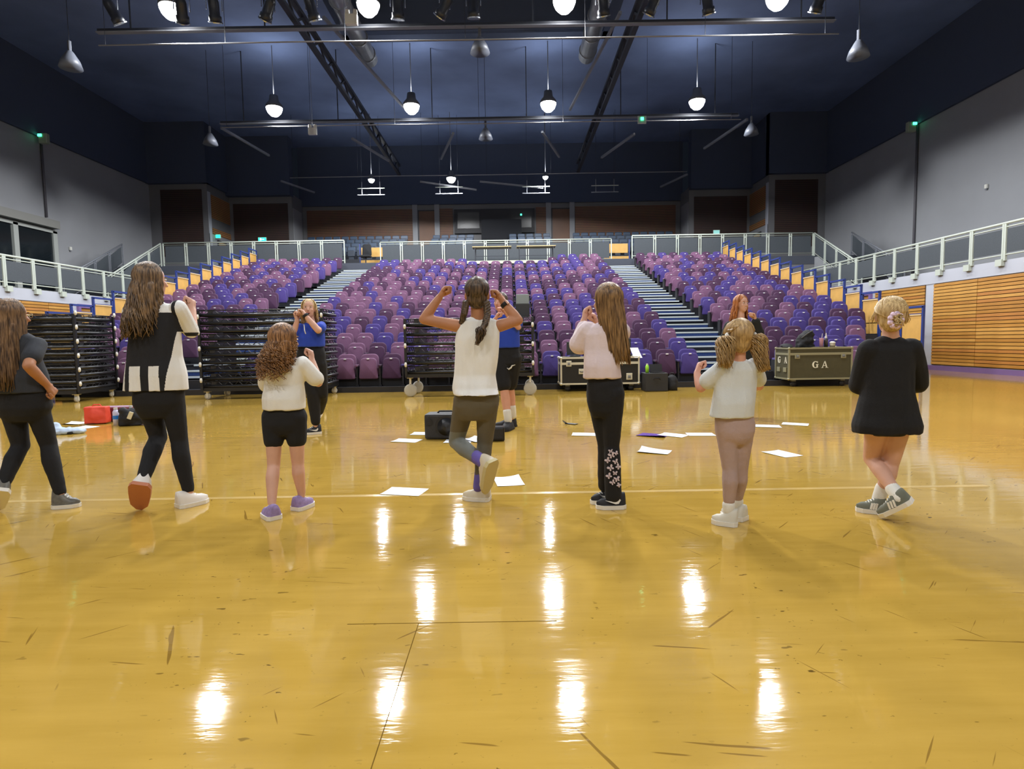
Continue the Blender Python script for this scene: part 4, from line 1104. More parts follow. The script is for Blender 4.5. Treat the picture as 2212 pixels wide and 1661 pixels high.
MB().box((0, 0, 0.006), (0.075, 0.16, 0.009), bev=0.004).build('body', case_black, t); MB().tube([(-0.03, 0.05, 0.01), (-0.08, 0.08, 0.05), (-0.12, 0.02, 0.03), (-0.09, -0.03, 0.012)], 0.006, 6).build('lanyard', cloth_black, t)

# --- belongings at the left
t = thing('cool_bag', 'bright red square bag on the floor behind the girls at the left', 'bag', (-5.92, 8.35, 0), 0.15)
rb = mat('coral_red_fabric', srgb(222, 74, 52), 0.6, bump=0.2, bump_scale=30)
soft([('b', (0, 0.07, 0.13), (0.29, 0.14, 0.24)), ('e', (0, 0.06, 0.14), (0.15, 0.09, 0.12))], 'body', rb, t, 0.014, 3, 0.006, 10)
MB().tube([(-0.06, 0.07, 0.25), (-0.04, 0.07, 0.275), (0.04, 0.07, 0.275), (0.06, 0.07, 0.25)], 0.008, 6).build('grab_handle', rb, t)
t = thing('lunch_box', 'maroon box standing behind the red bag', 'box', (-5.83, 8.6, 0), 0.1)
MB().box((0.0, 0.05, 0.11), (0.5, 0.12, 0.2), bev=0.015).build('body', mat('maroon_plastic', srgb(110, 36, 56), 0.5), t); MB().box((0.0, 0.05, 0.215), (0.5, 0.125, 0.02), bev=0.006).build('lid', mat('lilac_plastic', srgb(190, 160, 190), 0.4), t)
t = thing('water_bottle', 'clear and blue water bottle between the red bag and black bag', 'bottle', (-5.52, 8.2, 0))
MB().lathe([(0, 0), (0.04, 0), (0.04, 0.19), (0.02, 0.225)], n=14).build('body', mat('pale_lilac_plastic', srgb(200, 196, 220), 0.25), t, True); MB().lathe([(0.025, 0.225), (0.025, 0.25), (0, 0.25)], n=12).build('cap', white_nylon, t); MB().lathe([(0.042, 0.09), (0.042, 0.14), (0.041, 0.14), (0.041, 0.09)], n=14).build('sleeve', mat('bright_blue_plastic', srgb(40, 120, 200), 0.4), t)
t = thing('tote_bag', 'open black bag with bottles in it on the floor', 'bag', (-5.27, 8.12, 0), 0.2)
soft([('e', (0, 0.06, 0.11), (0.17, 0.1, 0.13)), ('b', (0, 0.06, 0.06), (0.3, 0.15, 0.11)), ('e', (-0.1, 0.05, 0.2), (0.06, 0.06, 0.06)), ('e', (0.11, 0.05, 0.19), (0.06, 0.06, 0.06))], 'body', cloth_black, t, 0.014, 2, 0.015, 11)
MB().box((0.02, -0.05, 0.15), (0.05, 0.02, 0.1), Matrix.Rotation(0.4, 3, 'Y')).build('pale_flap', mat('cream_fabric', srgb(214, 206, 176), 0.7), t)
for x, lb in ((-5.32, 'white capped bottle top poking out of the black bag, left one'), (-5.2, 'white capped bottle top poking out of the black bag, right one')):
    t = thing('drink_bottle', lb, 'bottle', (x, 8.22, 0.1)); MB().lathe([(0, 0), (0.03, 0), (0.03, 0.12), (0.014, 0.145)], n=12).build('body', MATS['pale_lilac_plastic'], t, True); MB().lathe([(0.02, 0.145), (0.02, 0.175), (0, 0.175)], n=12).build('cap', white_nylon, t)
denim = mat('washed_blue_denim', srgb(140, 164, 186), 0.8, noise_scale=14, noise_amt=0.12, bump=0.3, bump_scale=60)
t = thing('denim_jacket', 'washed blue denim jacket bundled beside the black bag', 'jacket', (-5.02, 8.3, 0))
soft([('e', (0, 0.03, 0.09), (0.13, 0.1, 0.12)), ('e', (0.07, 0.0, 0.06), (0.12, 0.1, 0.09))], 'bundle', denim, t, 0.014, 2, 0.022, 12)
b_ = bpy.data.objects.new('rolled_sleeve', None)
MB().tube([(0.08 * math.cos(a * 0.5) - 0.06, 0.02, 0.235 + 0.055 * math.sin(a * 0.5)) for a in range(13)], 0.032, 10).build('rolled_sleeve', denim, t, True)
bpy.data.objects.remove(b_)
t = thing('pale_cloth', 'crumpled pale blue cloth on the floor behind the girl at the left edge', 'cloth', (-5.7, 7.45, 0), 0.3)
soft([('e', (0, 0, 0.035), (0.22, 0.1, 0.05)), ('e', (-0.1, 0.04, 0.08), (0.08, 0.07, 0.08)), ('e', (0.12, 0.0, 0.03), (0.14, 0.08, 0.04))], 'folds', mat('pale_blue_cotton', srgb(176, 192, 214), 0.8, bump=0.3, bump_scale=30), t, 0.013, 2, 0.02, 13)
MB().box((0.1, -0.07, 0.02), (0.06, 0.03, 0.03), bev=0.01).build('dark_button_band', cloth_black, t)
PD = {"g1": {"head": [-3.341, 4.0, 1.315],
  "neck": [-3.315, 4.0, 1.172],
  "shL": [-3.482, 4.0, 1.107],
  "shR": [-3.187, 4.0, 1.127],
  "chest": [-3.332, 4.0, 1.026],
  "pel": [-3.315, 4.0, 0.766],
  "elR": [-3.131, 3.84, 0.983],
  "wrR": [-3.127, 3.98, 0.846],
  "haR": [-3.116, 4.02, 0.786],
  "elL": [-3.688, 4.1, 0.949],
  "wrL": [-3.769, 4.25, 0.792],
  "haL": [-3.793, 4.3, 0.744],
  "hipL": [-3.396, 4.0, 0.735],
  "hipR": [-3.236, 4.0, 0.739],
  "knR": [-3.211, 4.06, 0.43],
  "anR": [-3.107, 4.0, 0.099],
  "toeR": [-3.005, 4.02, 0.033],
  "heR": [-3.145, 4.0, 0.015],
  "knL": [-3.37, 4.02, 0.433],
  "anL": [-3.372, 3.85, 0.186],
  "toeL": [-3.488, 3.92, 0.031],
  "heL": [-3.343, 3.8, 0.167],
  "Y": 4.0, "g": {"tee": [[-3.312, 4.0, 1.209, 0.044, 0.035], [-3.321, 4.0, 1.166, 0.125, 0.056], [-3.331, 4.0, 1.12, 0.163, 0.068], [-3.334, 4.0, 1.011, 0.156, 0.078], [-3.324, 4.0, 0.901, 0.156, 0.086], [-3.312, 4.0, 0.807, 0.163, 0.094]],
  "pants_top": [[-3.308, 4.0, 0.86, 0.153, 0.089], [-3.308, 4.0, 0.775, 0.166, 0.099], [-3.308, 4.0, 0.696, 0.169, 0.101], [-3.312, 4.0, 0.649, 0.15, 0.09]]}},
 "g2": {"head": [-2.398, 4.0, 1.536],
  "neck": [-2.404, 4.0, 1.398],
  "shL": [-2.544, 4.0, 1.333],
  "shR": [-2.227, 4.0, 1.353],
  "chest": [-2.402, 4.0, 1.229],
  "pel": [-2.387, 4.0, 0.814],
  "elR": [-2.203, 4.1, 1.186],
  "wrR": [-2.242, 4.2, 1.338],
  "haR": [-2.255, 4.22, 1.417],
  "elL": [-2.646, 4.22, 1.123],
  "wrL": [-2.4, 4.3, 1.319],
  "haL": [-2.31, 4.26, 1.407],
  "hipL": [-2.474, 4.0, 0.777],
  "hipR": [-2.31, 4.0, 0.781],
  "knR": [-2.29, 4.03, 0.452],
  "anR": [-2.23, 4.0, 0.104],
  "toeR": [-2.183, 4.06, 0.022],
  "heR": [-2.248, 3.98, 0.032],
  "knL": [-2.45, 4.06, 0.466],
  "anL": [-2.429, 3.82, 0.209],
  "toeL": [-2.512, 3.9, 0.027],
  "heL": [-2.41, 3.76, 0.199],
  "Y": 4.0, "g": {"shirt": [[-2.398, 4.0, 1.398, 0.05, 0.04], [-2.394, 4.0, 1.361, 0.138, 0.058], [-2.39, 4.0, 1.318, 0.169, 0.068], [-2.392, 4.0, 1.182, 0.169, 0.081], [-2.402, 4.0, 1.027, 0.181, 0.091], [-2.403, 4.0, 0.902, 0.2, 0.1], [-2.409, 4.0, 0.808, 0.212, 0.106]],
  "pants_top": [[-2.392, 4.0, 0.886, 0.144, 0.086], [-2.391, 4.0, 0.792, 0.163, 0.098], [-2.396, 4.0, 0.713, 0.163, 0.098], [-2.399, 4.0, 0.666, 0.144, 0.086]]}},
 "g3": {"head": [-1.469, 3.85, 1.121],
  "neck": [-1.474, 3.85, 1.016],
  "shL": [-1.588, 3.85, 0.958],
  "shR": [-1.356, 3.85, 0.972],
  "chest": [-1.489, 3.85, 0.89],
  "pel": [-1.49, 3.85, 0.668],
  "elR": [-1.278, 3.9, 0.84],
  "wrR": [-1.335, 3.97, 0.979],
  "haR": [-1.348, 3.98, 1.047],
  "elL": [-1.642, 3.95, 0.806],
  "wrL": [-1.623, 4.1, 0.899],
  "haL": [-1.613, 4.13, 0.946],
  "hipL": [-1.561, 3.85, 0.624],
  "hipR": [-1.422, 3.85, 0.622],
  "knL": [-1.564, 3.82, 0.308],
  "knR": [-1.424, 3.87, 0.311],
  "anL": [-1.538, 3.7, 0.092],
  "anR": [-1.412, 3.88, 0.109],
  "toeL": [-1.589, 3.73, 0.006],
  "heL": [-1.508, 3.65, 0.04],
  "toeR": [-1.384, 3.95, 0.02],
  "heR": [-1.429, 3.85, 0.048],
  "Y": 3.85, "g": {"shirt": [[-1.474, 3.85, 1.016, 0.045, 0.036], [-1.475, 3.85, 0.986, 0.108, 0.054], [-1.477, 3.85, 0.938, 0.138, 0.069], [-1.485, 3.85, 0.835, 0.129, 0.071], [-1.489, 3.85, 0.744, 0.129, 0.075], [-1.489, 3.85, 0.678, 0.138, 0.08]],
  "pants_top": [[-1.487, 3.85, 0.72, 0.12, 0.072], [-1.493, 3.85, 0.647, 0.135, 0.084], [-1.497, 3.85, 0.577, 0.138, 0.086], [-1.498, 3.85, 0.547, 0.132, 0.079]]}},
 "g4": {"head": [-0.225, 4.02, 1.408],
  "neck": [-0.219, 4.02, 1.272],
  "shL": [-0.358, 4.02, 1.199],
  "shR": [-0.083, 4.02, 1.195],
  "chest": [-0.229, 4.02, 1.101],
  "pel": [-0.242, 4.02, 0.745],
  "elL": [-0.592, 4.05, 1.248],
  "wrL": [-0.482, 4.05, 1.396],
  "haL": [-0.43, 4.05, 1.469],
  "elR": [0.049, 4.05, 1.231],
  "wrR": [-0.056, 4.07, 1.365],
  "haR": [-0.105, 4.07, 1.441],
  "hipL": [-0.319, 4.02, 0.702],
  "hipR": [-0.167, 4.02, 0.7],
  "knL": [-0.402, 4.16, 0.386],
  "anL": [-0.193, 3.86, 0.293],
  "toeL": [-0.18, 3.89, 0.086],
  "heL": [-0.13, 3.8, 0.304],
  "knR": [-0.195, 4.08, 0.39],
  "anR": [-0.236, 4.02, 0.105],
  "toeR": [-0.31, 4.04, 0.01],
  "heR": [-0.206, 4.02, 0.007],
  "Y": 4.02, "g": {"shirt": [[-0.219, 4.02, 1.259, 0.057, 0.04], [-0.22, 4.02, 1.228, 0.126, 0.057], [-0.221, 4.02, 1.185, 0.144, 0.061], [-0.229, 4.02, 1.101, 0.151, 0.072], [-0.237, 4.02, 0.991, 0.148, 0.077], [-0.249, 4.02, 0.866, 0.141, 0.079], [-0.251, 4.02, 0.777, 0.141, 0.082], [-0.241, 3.99, 0.742, 0.094, 0.065]],
  "pants_top": [[-0.24, 4.02, 0.834, 0.129, 0.075], [-0.242, 4.02, 0.755, 0.148, 0.089], [-0.244, 4.02, 0.66, 0.151, 0.093], [-0.245, 4.02, 0.606, 0.132, 0.082]]}},
 "g5": {"head": [0.609, 3.77, 1.335],
  "neck": [0.603, 3.77, 1.213],
  "shL": [0.491, 3.82, 1.151],
  "shR": [0.684, 3.77, 1.147],
  "chest": [0.581, 3.77, 1.073],
  "pel": [0.592, 3.77, 0.793],
  "elL": [0.447, 3.85, 1.063],
  "wrL": [0.479, 3.91, 1.22],
  "haL": [0.496, 3.92, 1.304],
  "elR": [0.696, 3.97, 1.033],
  "wrR": [0.583, 4.04, 1.197],
  "haR": [0.549, 4.02, 1.272],
  "hipL": [0.553, 3.81, 0.745],
  "hipR": [0.637, 3.74, 0.75],
  "knL": [0.603, 3.83, 0.415],
  "knR": [0.635, 3.77, 0.419],
  "anL": [0.62, 3.91, 0.124],
  "anR": [0.643, 3.77, 0.086],
  "toeL": [0.549, 3.89, 0.074],
  "heL": [0.648, 3.93, 0.056],
  "toeR": [0.544, 3.77, 0.026],
  "heR": [0.709, 3.79, 0.024],
  "Y": 3.77, "g": {"shirt": [[0.603, 3.77, 1.207, 0.044, 0.035], [0.594, 3.77, 1.172, 0.1, 0.06], [0.585, 3.77, 1.126, 0.124, 0.074], [0.578, 3.77, 1.029, 0.115, 0.08], [0.575, 3.77, 0.926, 0.115, 0.086], [0.577, 3.77, 0.855, 0.121, 0.094]],
  "pants_top": [[0.589, 3.77, 0.896, 0.103, 0.082], [0.592, 3.77, 0.808, 0.112, 0.095], [0.592, 3.77, 0.704, 0.112, 0.095], [0.594, 3.77, 0.644, 0.1, 0.085]]}},
 "g6": {"head": [1.298, 3.4, 1.095],
  "neck": [1.299, 3.4, 0.984],
  "shL": [1.202, 3.4, 0.921],
  "shR": [1.393, 3.4, 0.934],
  "chest": [1.288, 3.4, 0.851],
  "pel": [1.285, 3.4, 0.623],
  "elL": [1.102, 3.45, 0.802],
  "wrL": [1.101, 3.52, 0.884],
  "haL": [1.121, 3.53, 0.933],
  "elR": [1.472, 3.52, 0.801],
  "wrR": [1.443, 3.66, 0.865],
  "haR": [1.422, 3.68, 0.893],
  "hipL": [1.237, 3.4, 0.583],
  "hipR": [1.334, 3.4, 0.587],
  "knL": [1.259, 3.4, 0.338],
  "knR": [1.332, 3.43, 0.336],
  "anL": [1.256, 3.4, 0.097],
  "anR": [1.34, 3.5, 0.095],
  "toeL": [1.178, 3.43, 0.011],
  "heL": [1.29, 3.38, 0.009],
  "toeR": [1.296, 3.56, 0.01],
  "heR": [1.361, 3.48, 0.021],
  "Y": 3.4, "g": {"shirt": [[1.299, 3.4, 0.973, 0.037, 0.03], [1.297, 3.4, 0.947, 0.09, 0.05], [1.295, 3.4, 0.904, 0.12, 0.062], [1.283, 3.4, 0.811, 0.117, 0.068], [1.271, 3.4, 0.717, 0.12, 0.072], [1.263, 3.4, 0.645, 0.125, 0.077]],
  "pants_top": [[1.276, 3.4, 0.69, 0.096, 0.062], [1.282, 3.4, 0.623, 0.109, 0.074], [1.286, 3.4, 0.555, 0.109, 0.076], [1.286, 3.4, 0.515, 0.098, 0.069]]}},
 "g7": {"head": [2.242, 3.52, 1.206],
  "neck": [2.249, 3.52, 1.091],
  "shL": [2.122, 3.52, 1.016],
  "shR": [2.369, 3.52, 1.023],
  "chest": [2.246, 3.52, 0.924],
  "pel": [2.25, 3.52, 0.605],
  "elL": [2.114, 3.6, 0.796],
  "wrL": [2.312, 3.74, 0.747],
  "haL": [2.375, 3.76, 0.738],
  "elR": [2.47, 3.6, 0.796],
  "wrR": [2.457, 3.76, 0.754],
  "haR": [2.423, 3.78, 0.742],
  "hipL": [2.185, 3.52, 0.564],
  "hipR": [2.315, 3.52, 0.562],
  "knL": [2.226, 3.64, 0.329],
  "anL": [2.248, 3.4, 0.147],
  "toeL": [2.197, 3.46, 0.025],
  "heL": [2.298, 3.36, 0.124],
  "knR": [2.315, 3.58, 0.311],
  "anR": [2.26, 3.6, 0.093],
  "toeR": [2.142, 3.62, 0.013],
  "heR": [2.273, 3.58, -0.001],
  "Y": 3.52, "g": {"top": [[2.249, 3.52, 1.086, 0.047, 0.037], [2.247, 3.52, 1.053, 0.116, 0.058], [2.243, 3.52, 1.003, 0.149, 0.074], [2.241, 3.52, 0.883, 0.143, 0.079], [2.239, 3.52, 0.772, 0.146, 0.087], [2.241, 3.52, 0.647, 0.171, 0.106], [2.244, 3.52, 0.555, 0.198, 0.123], [2.245, 3.52, 0.516, 0.193, 0.119]],
  "pants_top": [[2.246, 3.52, 0.661, 0.116, 0.075], [2.248, 3.52, 0.591, 0.127, 0.082], [2.25, 3.52, 0.535, 0.121, 0.079]]}},
 "w8": {"head": [-2.414, 7.14, 1.509],
  "neck": [-2.394, 7.14, 1.338],
  "shL": [-2.535, 7.14, 1.285],
  "shR": [-2.279, 7.14, 1.303],
  "chest": [-2.41, 7.14, 1.205],
  "pel": [-2.412, 7.14, 0.905],
  "elR": [-2.243, 6.92, 1.244],
  "wrR": [-2.388, 6.94, 1.418],
  "haR": [-2.45, 6.96, 1.506],
  "elL": [-2.572, 7.02, 1.207],
  "wrL": [-2.516, 7.02, 1.369],
  "haL": [-2.551, 7.04, 1.468],
  "hipL": [-2.475, 7.14, 0.851],
  "hipR": [-2.33, 7.14, 0.848],
  "knL": [-2.405, 7.12, 0.493],
  "anL": [-2.388, 7.14, 0.13],
  "toeL": [-2.492, 7.09, 0.048],
  "heL": [-2.374, 7.17, 0.023],
  "knR": [-2.316, 7.19, 0.485],
  "anR": [-2.458, 7.49, 0.224],
  "toeR": [-2.427, 7.39, 0.189],
  "heR": [-2.432, 7.52, 0.232],
  "Y": 7.14, "g": {"shirt": [[-2.393, 7.14, 1.349, 0.05, 0.04], [-2.4, 7.14, 1.31, 0.123, 0.061], [-2.408, 7.14, 1.261, 0.162, 0.081], [-2.412, 7.14, 1.161, 0.162, 0.094], [-2.416, 7.14, 1.061, 0.167, 0.104]],
  "pants_top": [[-2.409, 7.14, 1.095, 0.151, 0.098], [-2.409, 7.14, 0.967, 0.167, 0.114], [-2.408, 7.14, 0.855, 0.167, 0.117], [-2.411, 7.14, 0.799, 0.151, 0.105]]}},
 "m9": {"head": [-0.123, 7.34, 1.567],
  "neck": [-0.103, 7.34, 1.409],
  "shL": [-0.241, 7.34, 1.354],
  "shR": [0.044, 7.34, 1.361],
  "chest": [-0.084, 7.34, 1.227],
  "pel": [-0.066, 7.34, 0.941],
  "elR": [0.087, 7.22, 1.255],
  "wrR": [-0.056, 7.14, 1.422],
  "haR": [-0.121, 7.12, 1.488],
  "elL": [-0.308, 7.24, 1.206],
  "wrL": [-0.189, 7.09, 1.345],
  "haL": [-0.143, 7.08, 1.42],
  "hipL": [-0.136, 7.34, 0.868],
  "hipR": [0.013, 7.34, 0.865],
  "knL": [-0.095, 7.26, 0.488],
  "anL": [-0.056, 7.24, 0.124],
  "toeL": [-0.111, 7.04, 0.04],
  "heL": [-0.035, 7.32, 0.031],
  "knR": [-0.027, 7.42, 0.497],
  "anR": [0.002, 7.46, 0.152],
  "toeR": [-0.231, 7.36, 0.075],
  "heR": [0.025, 7.5, 0.075],
  "Y": 7.34, "g": {"shirt": [[-0.097, 7.34, 1.42, 0.052, 0.041], [-0.098, 7.34, 1.38, 0.138, 0.069], [-0.088, 7.34, 1.329, 0.178, 0.092], [-0.073, 7.34, 1.181, 0.178, 0.11], [-0.064, 7.34, 1.01, 0.172, 0.112]],
  "shorts_top": [[-0.064, 7.34, 1.055, 0.161, 0.106], [-0.06, 7.34, 0.924, 0.166, 0.116], [-0.056, 7.34, 0.809, 0.166, 0.116]]}},
 "w10": {"head": [3.092, 8.0, 1.533],
  "neck": [3.082, 8.0, 1.323],
  "shL": [2.927, 8.0, 1.251],
  "shR": [3.239, 8.0, 1.246],
  "chest": [3.084, 8.0, 1.137],
  "pel": [3.089, 8.0, 0.795],
  "elR": [3.292, 7.9, 1.145],
  "wrR": [3.22, 7.85, 1.316],
  "haR": [3.184, 7.84, 1.401],
  "elL": [2.874, 8.0, 1.047],
  "wrL": [2.895, 7.9, 0.863],
  "haL": [2.92, 7.88, 0.783],
  "hipL": [3.015, 8.0, 0.733],
  "hipR": [3.165, 8.0, 0.731],
  "knL": [3.005, 7.98, 0.39],
  "anL": [3.023, 8.0, 0.06],
  "toeL": [2.949, 7.85, -0.001],
  "heL": [3.042, 8.05, -0.011],
  "knR": [3.168, 7.98, 0.4],
  "anR": [3.18, 8.0, 0.07],
  "toeR": [3.14, 7.85, 0.014],
  "heR": [3.201, 8.05, -0.0],
  "Y": 8.0, "g": {"jacket": [[3.082, 8.0, 1.323, 0.062, 0.05], [3.083, 8.0, 1.28, 0.15, 0.075], [3.083, 8.0, 1.224, 0.2, 0.1], [3.086, 8.0, 1.044, 0.188, 0.112], [3.089, 8.0, 0.763, 0.194, 0.116]],
  "pants_top": [[3.088, 8.0, 0.826, 0.15, 0.098], [3.09, 8.0, 0.732, 0.163, 0.114], [3.091, 8.0, 0.638, 0.163, 0.114]]}}}
# ================================================================== people
def vec(p): return Vector(p)
def cap_(mb, a, b, ra, rb, n=12):
    """tapered capsule"""
    a = vec(a); b = vec(b); d = b - a; L = max(d.length, 1e-5); d = d / L
    u = d.orthogonal().normalized(); w = d.cross(u)
    rings = []
    for k in range(4): t = (PI / 2) * (1 - k / 4.0); rings.append((a - d * ra * math.sin(t), max(ra * math.cos(t), ra * 0.02)))
    rings.append((a, ra)); rings.append((b, rb))
    for k in range(1, 5): t = (PI / 2) * (k / 4.0); rings.append((b + d * rb * math.sin(t), max(rb * math.cos(t), rb * 0.02)))
    vs = []; fs = []
    for c, r in rings:
        for j in range(n): an = 2 * PI * j / n; vs.append(c + (u * math.cos(an) + w * math.sin(an)) * r)
    R = len(rings)
    for i in range(R - 1):
        for j in range(n): fs.append((i * n + j, i * n + (j + 1) % n, (i + 1) * n + (j + 1) % n, (i + 1) * n + j))
    fs += [tuple(reversed(range(n))), tuple((R - 1) * n + j for j in range(n))]
    mb.add(vs, fs)
def ell_(mb, c, r, ax=None, n=16, k=10):
    c = vec(c); ax = ax or (Vector((1, 0, 0)), Vector((0, 1, 0)), Vector((0, 0, 1)))
    vs = []; fs = []
    for i in range(k + 1):
        a = max(math.sin(PI * i / k), 0.01); z = -math.cos(PI * i / k)
        for j in range(n):
            an = 2 * PI * j / n
            vs.append(c + ax[0] * (a * math.cos(an) * r[0]) + ax[1] * (a * math.sin(an) * r[1]) + ax[2] * (z * r[2]))
    for i in range(k):
        for j in range(n): fs.append((i * n + j, i * n + (j + 1) % n, (i + 1) * n + (j + 1) % n, (i + 1) * n + j))
    fs += [tuple(reversed(range(n))), tuple(k * n + j for j in range(n))]
    mb.add(vs, fs)
def loft_(mb, rings, lat, n=24, s=1.0, grow=0.0):
    """rings (x, y, z, half width, half depth), lat = lateral axis; refined with smooth interpolation"""
    dep = Vector((-lat.y, lat.x, 0))
    rr = sorted(rings, key=lambda r: -r[2])
    fine = []
    for i in range(len(rr) - 1):
        for k in range(3):
            t = k / 3; t2 = t * t * (3 - 2 * t)
            fine.append([rr[i][q] + (rr[i + 1][q] - rr[i][q]) * (t if q < 3 else t2 * 0.5 + t * 0.5) for q in range(5)])
    fine.append(rr[-1])
    vs = []; fs = []
    for (x, y, z, w, d) in fine:
        for j in range(n):
            an = 2 * PI * j / n; cx, sx = math.cos(an), math.sin(an)
            e = 0.85
            ca = math.copysign(abs(cx) ** e, cx); sa = math.copysign(abs(sx) ** e, sx)
            vs.append(Vector((x, y, z)) + lat * (ca * (w * s + grow)) + dep * (sa * (d * s + grow)))
    R = len(fine)
    for i in range(R - 1):
        for j in range(n): fs.append((i * n + j, i * n + (j + 1) % n, (i + 1) * n + (j + 1) % n, (i + 1) * n + j))
    fs += [tuple(reversed(range(n))), tuple((R - 1) * n + j for j in range(n))]
    mb.add(vs, fs)

SKIN = {'fair': mat('fair_skin', srgb(206, 160, 138), 0.5, noise_scale=9, noise_amt=0.06, spec=0.35), 'tan': mat('tanned_skin', srgb(176, 124, 92), 0.5, noise_scale=9, noise_amt=0.06, spec=0.35), 'rosy': mat('rosy_skin', srgb(210, 156, 134), 0.5, noise_scale=9, noise_amt=0.07, spec=0.35)}
eye_w = mat('eye_white', srgb(236, 234, 230), 0.3); eye_i = mat('eye_iris', srgb(60, 54, 50), 0.2); lip_m = mat('lip', srgb(176, 92, 88), 0.4)
def cloth_mat(name, c, amt=0.06, bump=0.12, scale=240, rough=0.85): return mat(name, srgb(*c), rough, noise_scale=8, noise_amt=amt * 0.6, bump=min(bump, 0.2), bump_scale=scale)
def hair_mat(name, dark, light):
    if name in MATS: return MATS[name]
    m = bpy.data.materials.new(name); m.use_nodes = True
    nt = m.node_tree; N = nt.nodes; L = nt.links; b = N['Principled BSDF']
    tc = N.new('ShaderNodeTexCoord'); mp = N.new('ShaderNodeMapping'); mp.inputs['Scale'].default_value = (60, 60, 6)
    L.new(tc.outputs['Object'], mp.inputs['Vector'])
    n = N.new('ShaderNodeTexNoise'); n.inputs['Scale'].default_value = 1.6; n.inputs['Detail'].default_value = 4; L.new(mp.outputs['Vector'], n.inputs['Vector'])
    r = N.new('ShaderNodeValToRGB'); r.color_ramp.elements[0].position = 0.36; r.color_ramp.elements[0].color = srgb(*dark); r.color_ramp.elements[1].position = 0.66; r.color_ramp.elements[1].color = srgb(*light)
    L.new(n.outputs['Fac'], r.inputs['Fac']); L.new(r.outputs['Color'], b.inputs['Base Color'])
    b.inputs['Roughness'].default_value = 0.42; b.inputs['Specular IOR Level'].default_value = 0.4
    MATS[name] = m
    return m

